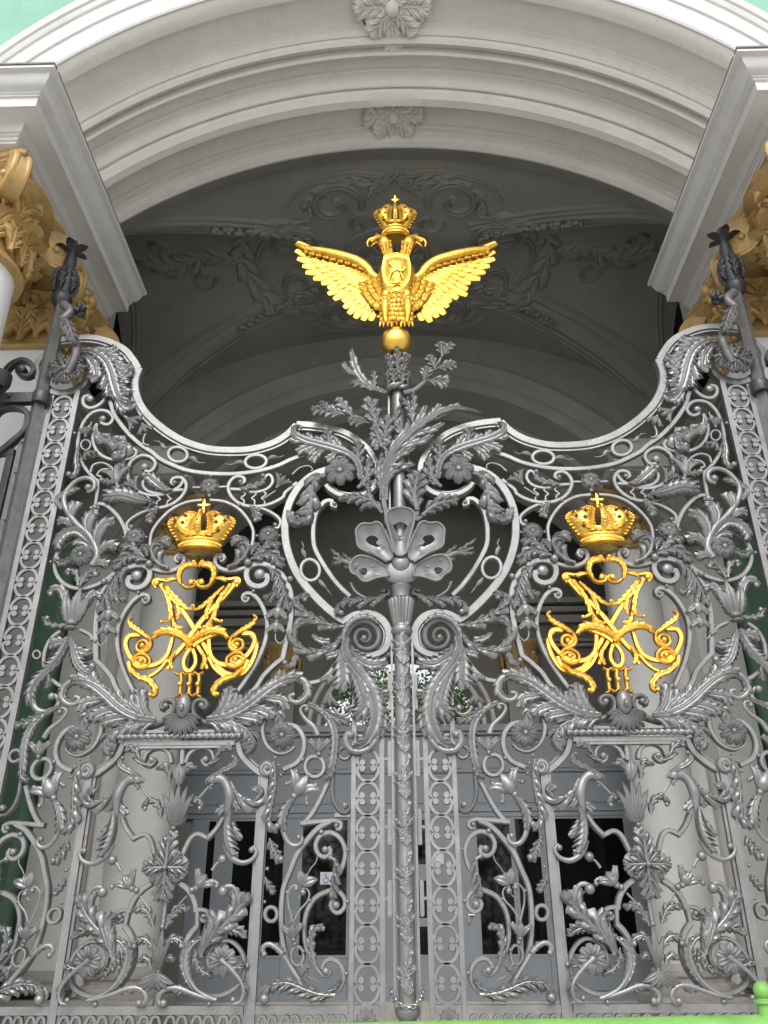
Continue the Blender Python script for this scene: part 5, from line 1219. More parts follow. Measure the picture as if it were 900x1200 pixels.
# clamp and scrolled stays running to the wall side
zc_ = TL.P((200,520), -.05)[1]; mb = MB()
mb.box((xpst-.42, -.04, zc_), (.95, .07, .10)); mb.lathe([(.075, zc_-.06), (.08, zc_-.05), (.08, zc_+.05), (.075, zc_+.06)], (xpst+.02, -.03, 0), 24)
for k in range(3): mb.sphere((xpst-.25-.10*k, -.085, zc_+.01), .018, 8, 6)
qput(mb, 'clamp', IROND)
def st_bar(pts, w, w1, name='stay_scroll', eye=None):
    c = catmull([(*TL.P(p, -.04), psc(*TL.uv(p), -.04)) for p in pts], step=.02); n = len(c); m_ = MB()
    strip(m_, [q[:2] for q in c], [(w+(w1-w)*k/(n-1))*c[k][2] for k in range(n)], -.04, .07, .008, 'flat')
    if eye: x, z = TL.P(eye, -.04); disc(m_, (x, z), 5.5*c[0][2], -.06, .02, dome=.01)
    return qput(m_, name, IROND)
st_bar([(10,400),(30,320),(80,265),(150,240),(205,262),(228,310),(200,350),(150,350),(115,320),(140,290)], 6.5, 5, eye=(148,312))
st_bar([(-60,660),(-20,600),(40,575),(120,575),(180,610),(190,680),(150,750),(70,820),(10,870),(-60,920)], 6, 7)
mb = MB(); x, z = TL.P((60,400), -.06); mb.lathe([(.02, z-.09), (.09, z-.085), (.115, z-.03), (.115, z+.06), (.09, z+.065)], (x-.09, -.08, 0), 24); mb.lathe([(.05, z-.16), (.075, z-.13), (.05, z-.09)], (x-.09, -.08, 0), 20); qput(mb, 'lamp_cup', IROND)
# side grille between the post and the pilaster
mb = MB(); xs = TL.P((85,900), .02)[0]; zs_ = TL.P((60,905), .02)[1]
mb.box((xs-.35, .02, zs_), (.75, .05, .06)); mb.box((xs, .02, zs_/2+.0), (.06, .05, zs_-.07)); mb.box((xs-.66, .02, zs_/2), (.06, .05, zs_-.07))
for k in range(9): strip(mb, [(xs-.33+.22*math.cos(a), zs_-.42-k*.58+.22*math.sin(a)) for a in [2*PI*i/22 for i in range(23)]], .035, .0, .04, .004, closed=True)
mb.box((xs-.33, .03, .14), (.72, .05, .07)); qput(mb, 'side_grille', IROND)
# hinge knuckles
for v in (515, 550, 605, 660, 760, 860):
    z0 = PX.P((50, v), 0)[1]; mb = MB(); mb.box((-3.15-.055, -.01, z0), (.05, .03, .17)); mb.box((-3.15-.09, -.01, z0-.02), (.06, .02, .03)); qput(mb, 'hinge', IRONM)
post2 = copy_tree(post); post2.location = (3.3, 0, 0); post2.scale = (-1, 1, 1)
tag(post, 'dark iron post with leafy finial at the left end of the gate', 'gate post', GP)
tag(post2, 'dark iron post with leafy finial at the right end of the gate', 'gate post', GP)

# ================================================================= GREEN BARRIER IN FRONT
yb_ = -4.2
pa, pb = unp(300, 1200, yb_), unp(900, 1188.5, yb_); bar_ = empty('crowd_barrier', (0, yb_, 0))
def bput(mb, name):
    o = mb.build(name, GREENP, bar_); o.location = (0, -yb_, 0); return o
tag(bar_, 'bright green painted metal crowd barrier low in front of the gate', 'barrier')
dirv = (pb-pa); sl = dirv.z/dirv.x; xL, xR = pa.x-.5, unp(897, 1180, yb_).x
ztl = lambda x: pa.z+sl*(x-pa.x)
mb = MB(); a = Vector((xL, yb_, ztl(xL)-.03)); b = Vector((xR+.9, yb_, ztl(xR+.9)-.03)); mb.tube([a, b], .03, n=16); bput(mb, 'rail')
mb = MB(); mb.tube([(xL, yb_, .18), (xR+.9, yb_, .18)], .02, n=12); bput(mb, 'rail')
for k in range(12):
    x = xL+.12+k*(xR-xL+.8)/12; m_ = MB(); m_.tube([(x, yb_, .18), (x, yb_, ztl(x)-.04)], .009, n=8); bput(m_, 'upright')
kn = unp(893, 1161, yb_)
for x in (kn.x+.0,):
    mb = MB(); mb.tube([(x, yb_, .0), (x, yb_, kn.z-.012)], .014, n=14); mb.tube([(x, yb_-.3, .02), (x, yb_+.3, .02)], .02, n=10); bput(mb, 'post')
    mb = MB(); mb.sphere((x, yb_, kn.z), .016, 20, 14); mb.lathe([(.012,-.022),(.02,-.020),(.02,-.016),(.012,-.014)], (x, yb_, kn.z), 16); bput(mb, 'knob')
mb = MB(); mb.tube([(xL, yb_, .0), (xL, yb_, ztl(xL)-.03)], .022, n=14); mb.tube([(xL, yb_-.3, .02), (xL, yb_+.3, .02)], .02, n=10); bput(mb, 'post')
# ================================================================= THE PALACE
PLAST = nmat('white_plaster', (.60,.595,.58), .8, 0, streak=.10, var=.04, vscale=2.2, bump=.25, bscale=18, spots=(.52,.50,.47), sscale=3.0, smin=.66)
PLAST_LIT = nmat('lit_plaster', (.69,.665,.63), .85, 0, streak=.10, var=.05, vscale=1.6, bump=.3, bscale=14, spots=(.56,.54,.50), sscale=2.2, smin=.64)  # same plaster as the white, painted lighter in place of bounce light
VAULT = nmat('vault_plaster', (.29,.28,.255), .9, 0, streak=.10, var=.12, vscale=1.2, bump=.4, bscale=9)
VAULT_SHADED = nmat('shaded_vault_plaster', (.16,.152,.138), .9, 0, var=.15, vscale=1.2, bump=.4, bscale=9)  # vault plaster darkened to paint in the light falloff of the rear bay
COLM = nmat('column_plaster', (.80,.79,.77), .75, 0, var=.07, vscale=1.5, bump=.25, bscale=20)
COLW = nmat('column_white', (.76,.77,.77), .7, 0, var=.05, vscale=2.0, bump=.2, bscale=20)
LEAD = nmat('lead_flashing', (.16,.15,.13), .6, .3, var=.35, vscale=6)
TEAL = nmat('green_wall_paint', (.20,.40,.31), .8, 0, streak=.12, var=.09, vscale=1.2, bump=.3, bscale=30)
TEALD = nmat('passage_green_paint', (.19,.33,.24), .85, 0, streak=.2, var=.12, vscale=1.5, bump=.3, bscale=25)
OCHRE = nmat('gilded_plaster', (.47,.31,.12), .5, .18, var=.22, vscale=4, bump=.5, bscale=30, spots=(.36,.22,.10), sscale=5, smin=.56)
DOORM = nmat('door_grey_paint', (.27,.30,.335), .5, 0, var=.05, vscale=3)
GLASS = nmat('dark_glass', (.004,.0045,.005), .05, 0, spec=.28)
STONE = nmat('base_stone', (.47,.45,.41), .85, 0, var=.2, vscale=4, bump=.5, bscale=25)
pal = empty('palace_building', (0, 0, 0))
tag(pal, 'green and white palace gateway with moulded arch and shaded stucco vault', 'building')
def part(mb, name, mat=PLAST, parent=None, ang=30): return mb.build(name, mat, parent or pal, ang=ang)
# ---- stepped soffit of the entrance arch
def arcpt(c, r, a): return (r*math.sin(a), c+r*math.cos(a))      # a = 0 at the crown
def loft_arch(rows, a0=-1.18, a1=1.18, n=96):
    """rows: list of (y, centre z, radius)"""
    mb = MB(); vs = []; fs = []
    for y, c, r in rows:
        for k in range(n+1):
            a = a0+(a1-a0)*k/n; x, z = arcpt(c, r, a); vs.append((x, y, z))
    m = n+1
    for j in range(len(rows)-1):
        for k in range(n): fs.append((j*m+k, (j+1)*m+k, (j+1)*m+k+1, j*m+k+1))
    mb.add(vs, fs); return mb
YF, YB = -.6, 1.3
cF, rF, cB, rB = 6.27, 4.78, 5.36, 5.21
prof = [(0,0),(.02,.02),(.05,.03),(.085,.03),(.09,-.01),(.10,-.02),(.115,-.02),(.12,-.035),(.27,-.035),(.275,-.01),(.285,-.01),(.29,.03),(.315,.05),(.32,.035),(.325,.075),(.345,.09),(.37,.07),(.372,.03),(.395,.03),(.397,.085),(.41,.095),(.425,.085),(.427,.045),(.438,.04),(.44,.01),(.455,.01),(.457,-.005),(.53,-.005),(.532,.02),(.545,.02),(.55,.065),(.565,.10),(.585,.12),(.595,.12),(.597,.10),(.605,.10),(.608,.145),(.64,.175),(.685,.18),(.688,.12),(.70,.115),(.703,.09),(.715,.085),(.718,.04),(.728,.035),(.73,.01),(.745,.01),(.747,-.01),(.90,-.01),(.903,.015),(.915,.015),(.92,.06),(.935,.06),(.938,.085),(.95,.10),(.955,.13),(.985,.14),(1.0,.13)]
rows = [(YF+(YB-YF)*t, cF+(cB-cF)*t, rF+(rB-rF)*t+.13*t-d-.6*(d-.13*t)*math.sin(PI*t)**.3) for t, d in prof]
part(loft_arch(rows), 'arch_soffit', PLAST_LIT)
# face mouldings of the arch ring
rO, cO = 5.02, 6.87
ring = [(0,-.60),(.0,-.625),(.03,-.64),(.36,-.64),(.37,-.665),(.42,-.672),(.44,-.65),(.46,-.645),(.68,-.645),(.69,-.67),(.74,-.69),(.77,-.69),(.78,-.715),(.86,-.73),(.92,-.715),(.935,-.69),(.97,-.69),(1.0,-.67),(1.0,-.42)]
def lerp(a, b, t): return a+(b-a)*t
part(loft_arch([(y, lerp(cF, cO, t), lerp(rF, rO, t)) for t, y in ring]), 'archivolt')
# wall round the arch
mb = MB(); n = 60; vs = []; fs = []
for k in range(n+1):
    a = -1.35+2.7*k/n; x, z = arcpt(cO, rO, a); s_ = 14/max(abs(math.sin(a)), abs(math.cos(a))); vs += [(x, -.42, z), (s_*math.sin(a), -.42, cO+s_*math.cos(a)), (x, 0.3, z)]
for k in range(n): fs += [(3*k, 3*k+3, 3*k+4, 3*k+1), (3*k, 3*k+2, 3*k+5, 3*k+3)]
mb.add(vs, fs); part(mb, 'facade_wall', TEAL)
for sx in (-1, 1):
    mb = MB(); mb.box((sx*9.6, .3, 8.3), (8.8, 1.4, .5)); mb.box((sx*9.5, 1.95, 4.05), (9.6, 1.2, 8.1)); part(mb, 'side_wall', TEAL)
# back face of the arch and the dark spandrel behind it
rbk = rows[-1]
mb = MB(); vs = []; fs = []; n = 60
for k in range(n+1):
    a = -1.1+2.2*k/n; x, z = arcpt(rbk[1], rbk[2], a); vs += [(x, YB, z), (x*1.02, YB+.25, z+.12), (x*1.1, YB+.25, z+2.6)]
for k in range(n): fs += [(3*k, 3*k+1, 3*k+4, 3*k+3), (3*k+1, 3*k+2, 3*k+5, 3*k+4)]
mb.add(vs, fs); part(mb, 'arch_back', VAULT)
# ---- impost cornices (profile swept round the corner), mirrored
cprof = [(.45,7.86),(.45,7.885),(.435,7.89),(.435,7.925),(.42,7.93),(.42,7.95),(.40,7.955),(.385,7.975),(.375,8.00),(.37,8.025),(.355,8.03),(.215,8.03),(.21,8.02),(.20,8.02),(.20,8.125),(.19,8.13),(.18,8.13),(.18,8.145),(.165,8.15),(.165,8.165),(.15,8.17),(.13,8.175),(.10,8.195),(.075,8.225),(.062,8.255),(.06,8.265),(.03,8.27),(.012,8.272),(.012,8.30)]
XC, YC, YE = 2.93, -1.49, 1.40
for sx in (-1, 1):
    mb = MB(); vs = []; fs = []; m = len(cprof)
    for d, z in cprof: vs.append((sx*9.5, YC+d, z))
    for d, z in cprof: vs.append((sx*(XC+d), YC+d, z))
    for k, (d, z) in enumerate(cprof): vs.append((sx*(XC+d), YE, z))
    for j in range(2):
        for i in range(m-1): fs.append((j*m+i, (j+1)*m+i, (j+1)*m+i+1, j*m+i+1))
    vs += [(sx*9.5, YE, 7.86), (sx*9.5, YE, 8.30), (sx*9.5, YC+.52, 7.86)]; b = 3*m
    fs += [(m, 2*m, b, b+2, 0), (2*m-1, 3*m-1, b+1, m-1), tuple(range(2*m, 3*m))+(b+1, b)]
    mb.add(vs, fs); o = part(mb, 'impost_cornice', PLAST)
    mb = MB(); mb.box((sx*(XC+3.21), YC+.035, 8.312), (6.40, .07, .02)); mb.box((sx*(XC+.045), (YC+.08+YE)/2+.005, 8.312), (.07, YE-YC-.09, .02)); mb.build('lead_flashing', LEAD, o)
# ---- keystone cartouches under the crown of the soffit
def soff(t, a, d=.0):
    y = lerp(YF, YB, t); c = lerp(cF, cB, t); r = lerp(rF, rB, t)+.13*t-d; x, z = arcpt(c, r, a); return Vector((x, y, z))
for t0_, sz in ((.165, .38), (.815, .32)):
    tmp = MB()
    for k in range(8):
        a = PI/4*k; l_ = sz*(1.0 if k % 2 == 0 else .84)
        c = [(math.cos(a)*l_*q, math.sin(a)*l_*q) for q in (.15,.6,1)]; leafmesh(tmp, c, l_*.42, l_*.42, 4, -.02-.02*(k % 2), .035, .04, 55)
    tmp.sphere((0, -.07, 0), (sz*.22, .06, sz*.22), 14, 10)
    for q in range(8): a = PI/4*q+.3; tmp.sphere((math.cos(a)*sz*.27, -.06, math.sin(a)*sz*.27), .03, 8, 6)
    strip(tmp, [(sz*.82*math.cos(a), sz*.80*math.sin(a)) for a in [2*PI*i/30 for i in range(31)]], .05, -.03, .05, .01, 'round', closed=True)
    strip(tmp, [(sz*1.02*math.cos(a), sz*.98*math.sin(a)) for a in [2*PI*i/30 for i in range(31)]], .03, -.02, .04, .01, 'round', closed=True)
    base = soff(t0_, .0, .03); vs = []
    for x, y, z in tmp.v: vs.append((base.x+x, base.y-z*1.08, base.z+y*1.3+.06-x*x*.1+z*.30))
    m_ = MB(); m_.add(vs, tmp.f[:]); part(m_, 'keystone_cartouche', PLAST_LIT, ang=40)
# ---- first bay: groin vault with ribs and stucco
Y0, Y1 = YB+.25, 5.3; ym, hy = (Y0+Y1)/2, (Y1-Y0)/2
HX = 4.5
def vz(x, y):
    zx = 5.45+math.sqrt(max(.01, 5.3**2-x*x)); q = min(.999, abs(y-ym)/hy); zy = 8.25+2.5*math.sqrt(max(0, 1-q*q))
    zx2 = 8.25+2.5*math.sqrt(max(0, 1-min(.999, abs(x)/4.55)**2)); return max(zx2, zy)
nx_, ny_ = 120, 60; vs = []; fs = []
for j in range(ny_+1):
    y = ym-hy*math.cos(PI*j/ny_)
    for i in range(nx_+1):
        x = -HX*math.cos(PI*i/nx_); vs.append((x, y, vz(x, y)))
for j in range(ny_):
    for i in range(nx_): a = j*(nx_+1)+i; fs.append((a, a+nx_+1, a+nx_+2, a+1))
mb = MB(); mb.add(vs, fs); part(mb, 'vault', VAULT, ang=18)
def on_vault(pts, w, h, mbx, n=None, off=.0):
    """raised moulding following a plan path (x, y) on the vault"""
    c = catmull(pts, step=.07) if n is None else catmull(pts, n=n); T = normals2(c); vs = []; fs = []; h = h*.85; sec = [(-1,.0),(-.9,.6),(-.6,1),(-.35,.55),(.35,.55),(.6,1),(.9,.6),(1,0)]; m = len(sec)
    for k, (x, y) in enumerate(c):
        nx, ny = -T[k][1], T[k][0]
        for s_, g in sec:
            px_, py_ = x+nx*w*s_, y+ny*w*s_; px_ = max(-HX, min(HX, px_)); py_ = max(Y0+.01, min(Y1-.01, py_)); vs.append((px_, py_, vz(px_, py_)-h*g-off+.01))
    for k in range(len(c)-1):
        for i in range(m-1): fs.append((k*m+i, (k+1)*m+i, (k+1)*m+i+1, k*m+i+1))
    mbx.add(vs, fs)
for sx in (-1, 1):
    for sy in (-1, 1):
        for off in (-.24, .24):
            mb = MB(); pts = []
            for k in range(11):
                t = .26+.68*k/10; x, y = sx*HX*t, ym+sy*hy*t; L_ = math.hypot(HX, hy); pts.append((x-off*sy*hy/L_*.9, y+off*sx*HX/L_*.9 if False else y+off*HX/L_*.9))
            on_vault([p for p in pts], .07, .07, mb); part(mb, 'vault_rib', VAULT, ang=50)
        mb = MB(); pts = [(sx*HX*t, ym+sy*hy*t) for t in (.30,.45,.6,.75,.9)]; on_vault(pts, .13, .05, mb); part(mb, 'vault_rib', VAULT, ang=50)
def vscroll(cx, cy, r, turns, a0, d, w=.045, h=.10, mbx=None):
    pts = [(cx+r*(1-.86*k/40)*math.cos(a0+d*turns*2*PI*k/40), cy+r*(1-.86*k/40)*math.sin(a0+d*turns*2*PI*k/40)) for k in range(41)]; on_vault(pts, w, h, mbx)
def vleaf(mbx, pts, wl, wr, n, h=.025):
    tmp = MB(); leafmesh(tmp, pts, wl, wr, n, 0, h, .02, 50, stem=.2)
    mbx.add([(x, max(Y0+.02, min(Y1-.02, z)), vz(max(-HX, min(HX, x)), max(Y0+.02, min(Y1-.02, z)))+y+.0) for x, y, z in tmp.v], tmp.f)
random.seed(11)
for sx in (-1, 1):
    mb = MB()      # side ornament: double scroll with shell edge and a trailing spray
    vscroll(sx*1.55, ym-.42, .46, 1.4, PI/2 if sx > 0 else PI/2, sx*1, mbx=mb); vscroll(sx*1.5, ym+.42, .44, 1.4, -PI/2, -sx*1, mbx=mb)
    vleaf(mb, [(sx*1.2,ym-.9),(sx*2.0,ym-.75),(sx*2.35,ym-.05),(sx*2.0,ym+.75),(sx*1.3,ym+.95)], .22, .22, 12)
    on_vault([(sx*1.25,ym-.62),(sx*1.85,ym-.5),(sx*2.1,ym),(sx*1.85,ym+.5),(sx*1.25,ym+.62)], .05, .08, mb)
    vleaf(mb, [(sx*2.3,ym-.05),(sx*2.9,ym-.12),(sx*3.4,ym+.05),(sx*3.9,ym-.1)], .28, .26, 8); vscroll(sx*3.0, ym+.3, .2, 1.1, 0, 1, .03, .07, mb); vscroll(sx*3.55, ym-.35, .2, 1.1, 0, -1, .03, .07, mb)
    part(mb, 'stucco_ornament', VAULT, ang=40)
    for sy in (-1, 1):
        mb = MB(); vscroll(sx*.85, ym+sy*1.12, .40, 1.3, PI*.9 if sx > 0 else .1*PI, -sx*sy, .05, .09, mb); vleaf(mb, [(sx*.2,ym+sy*1.42),(sx*.7,ym+sy*1.5),(sx*1.15,ym+sy*1.25),(sx*1.25,ym+sy*.9)], .14, .14, 7)
        on_vault([(sx*.15,ym+sy*1.55),(sx*.6,ym+sy*1.62),(sx*1.2,ym+sy*1.5),(sx*1.5,ym+sy*1.2)], .04, .06, mb); vscroll(sx*.5, ym+sy*.72, .22, 1.1, 0, sx, .03, .07, mb)
        part(mb, 'stucco_ornament', VAULT, ang=40)
        mb = MB()      # beaded garland along the groin
        for k in range(26):
            t = .28+.30*k/26; x, y = sx*HX*t, ym+sy*hy*t; mb.sphere((x+.03*math.sin(k*2.1), y+.03*math.cos(k*3.3), vz(x, y)-.035), (.055+.02*math.sin(k*1.7), .045, .035), 8, 6)
        part(mb, 'stucco_ornament', VAULT, ang=50)
    mb = MB(); on_vault([(sx*4.35,Y0+.35),(sx*4.2,ym-.7),(sx*4.2,ym+.7),(sx*4.35,Y1-.35)], .06, .06, mb); part(mb, 'vault_rib', VAULT, ang=50)
mb = MB(); strip_pts = [(.5*math.cos(a), ym+.5*math.sin(a)) for a in [2*PI*i/40 for i in range(41)]]; on_vault(strip_pts, .06, .09, mb, n=60)
on_vault([(.85*math.cos(a), ym+.62*math.sin(a)) for a in [2*PI*i/40 for i in range(41)]], .045, .07, mb, n=60)
for k in range(10): a = 2*PI*k/10; vleaf(mb, [(.08*math.cos(a), ym+.08*math.sin(a)), (.42*math.cos(a), ym+.42*math.sin(a))], .09, .09, 3)
part(mb, 'stucco_ornament', VAULT, ang=40)
mb = MB()          # shell near the front of the vault
for k in range(9):
    a = PI/2+(k-4)*.34; vleaf(mb, [(.05*math.cos(a), Y0+.45-.1*math.sin(a)), (.38*math.cos(a), Y0+.72-.38*math.sin(a))], .06, .06, 3, h=.05)
part(mb, 'stucco_ornament', VAULT, ang=40)
# inner side walls of the first bay and the dark returns beside the cornices
for sx in (-1, 1):
    mb = MB(); mb.box((sx*5.8, ym, 4.3), (.2, Y1-Y0+.6, 8.3)); part(mb, 'inner_wall', VAULT if False else TEALD)
    mb = MB(); mb.box((sx*5.15, ym, 8.2), (1.6, Y1-Y0+.4, .4)); mb.box((sx*5.1, ym, 7.95), (1.4, Y1-Y0+.4, .08)); part(mb, 'inner_entablature', VAULT)
    mb = MB(); mb.box((sx*4.15, YB+.46, 8.5), (1.3, .3, 1.8)); mb.box((sx*3.54, YB+.425, 8.45), (.12, .32, 1.7)); part(mb, 'pier_return', VAULT)
# ---- rear arch of the bay and the passage behind
Y2 = 7.4
def rz(c, r): return (c, r)
rear = [(Y1-.02, 5.35, 6.6), (Y1-.04, 5.35, 4.98), (Y1-.10, 5.35, 4.95), (Y1-.14, 5.35, 4.86), (Y1-.10, 5.35, 4.80), (Y1-.06, 5.35, 4.76), (Y1-.03, 5.35, 4.62), (Y1-.06, 5.33, 4.60), (Y1-.06, 5.33, 4.52), (Y1+.02, 5.3, 4.46), (Y1+.5, 5.2, 4.44), (Y1+.52, 5.2, 4.36), (Y1+.62, 5.2, 4.30), (Y1+.7, 5.2, 4.36), (Y1+1.15, 5.1, 4.34), (Y1+1.17, 5.1, 4.25), (Y1+1.3, 5.1, 4.18), (Y1+1.42, 5.1, 4.18), (Y1+1.45, 5.1, 4.26), (Y2, 5.0, 4.2), (Y2, 5.0, 5.4)]
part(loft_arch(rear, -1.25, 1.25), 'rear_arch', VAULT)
for sx in (-1, 1):
    mb = MB(); mb.box((sx*4.2, (Y1+Y2)/2, 8.2), (1.7, Y2-Y1+.5, .5)); mb.box((sx*4.1, (Y1+Y2)/2, 8.0), (1.6, Y2-Y1+.3, .14)); part(mb, 'inner_entablature', PLAST_LIT)
    mb = MB(); mb.box((sx*5.78, (Y1+Y2)/2-.1, 4.0), (1.46, 1.9, 7.8)); part(mb, 'side_wall', TEALD)
    mb = MB(); mb.box((sx*4.29, (Y1+Y2)/2+.42, 4.3), (1.48, 1.1, 7.0)); mb.box((sx*4.18, (Y1+Y2)/2-.17, 4.3), (.24, .10, 7.0)); mb.box((sx*4.0, (Y1+Y2)/2-.14, 4.3), (.10, .08, 7.0)); part(mb, 'pier', COLM)
    mb = MB(); mb.box((sx*7.0, 4.9, 6.0), (.3, 10.4, 12.2)); part(mb, 'side_wall', TEALD)  # unseen outer walls, added to keep daylight off the vaults
YD = 8.6
# second bay ceiling: barrel running across, ribs
mb = MB(); n = 40; vs = []; fs = []
for j in range(13):
    y = Y2-.05+(YD+.3-Y2)*j/12
    for k in range(n+1):
        a = -1.35+2.7*k/n; x, z = arcpt(4.9, 5.0+.35*math.sin(PI*j/12), a); vs.append((x, y, z))
for j in range(12):
    for k in range(n): a = j*(n+1)+k; fs.append((a, a+n+1, a+n+2, a+1))
mb.add(vs, fs); part(mb, 'vault', VAULT_SHADED)
mb = MB(); mb.box((0, 5.0, 12.3), (14.4, 11.2, .3)); part(mb, 'roof_light_block', PLAST_LIT)  # unseen slab, added to block sky light from above
# back wall with the round-headed light over the doors
DZ = 4.75; LR = 1.42
mb = MB(); vs = []; fs = []; n = 32
for k in range(n+1):
    a = -PI/2+PI*k/n; x, z = LR*math.sin(a), DZ+LR*.92*math.cos(a); s_ = 7.6/max(abs(math.sin(a)), abs(math.cos(a))); vs += [(x, YD, z), (s_*math.sin(a), YD, DZ+s_*math.cos(a)), (x, YD+.5, z)]
for k in range(n): fs += [(3*k, 3*k+3, 3*k+4, 3*k+1), (3*k, 3*k+2, 3*k+5, 3*k+3)]
mb.add(vs, fs); part(mb, 'back_wall', VAULT_SHADED)
mb = MB()
for r_, y_ in ((LR+.05,-.03),(LR+.22,-.05)): strip(mb, [(r_*math.sin(a), DZ+.0+r_*.92*math.cos(a)) for a in [-PI/2+PI*k/40 for k in range(41)]], .09, YD+y_, .1, .02, 'round')
part(mb, 'light_surround', PLAST_LIT)
for sx in (-1, 1):
    mb = MB(); mb.box((sx*5.4, YD+.1, 2.6), (3.2, .2, 4.6)); part(mb, 'back_wall', VAULT)
    for zc_, w_z, pr_ in ((7.0,.10,.30),(6.86,.10,.20),(6.70,.14,.12),(6.2,.06,.10),(6.28,.05,.14)):
        mb = MB(); mb.box((sx*3.35, YD-pr_/2, zc_), (3.0, pr_, w_z)); part(mb, 'wall_cornice', VAULT)
    mb = MB(); mb.box((sx*2.15, YD-.09, 5.2), (.5, .18, 1.4)); part(mb, 'wall_pilaster', VAULT)
    mb = MB(); mb.lathe([(.22,5.55),(.25,5.6),(.24,5.7),(.3,6.0),(.38,6.12),(.4,6.18)], (sx*2.15, YD-.12, 0), 20)
    for k in range(8):
        tmp = MB(); leafmesh(tmp, [(0,0),(0,.15),(0,.32)], .07, .07, 4, 0, .02, .02, 45); b_ = 2*PI*k/8; vs = []
        for x, y, z in tmp.v: r = .25+z*.3+.02*math.sin(z*15)-y; a = b_+x/.27; vs.append((sx*2.15+r*math.cos(a), YD-.12+r*math.sin(a), 5.65+z))
        mb.add(vs, tmp.f)
    part(mb, 'wall_capital', OCHRE)

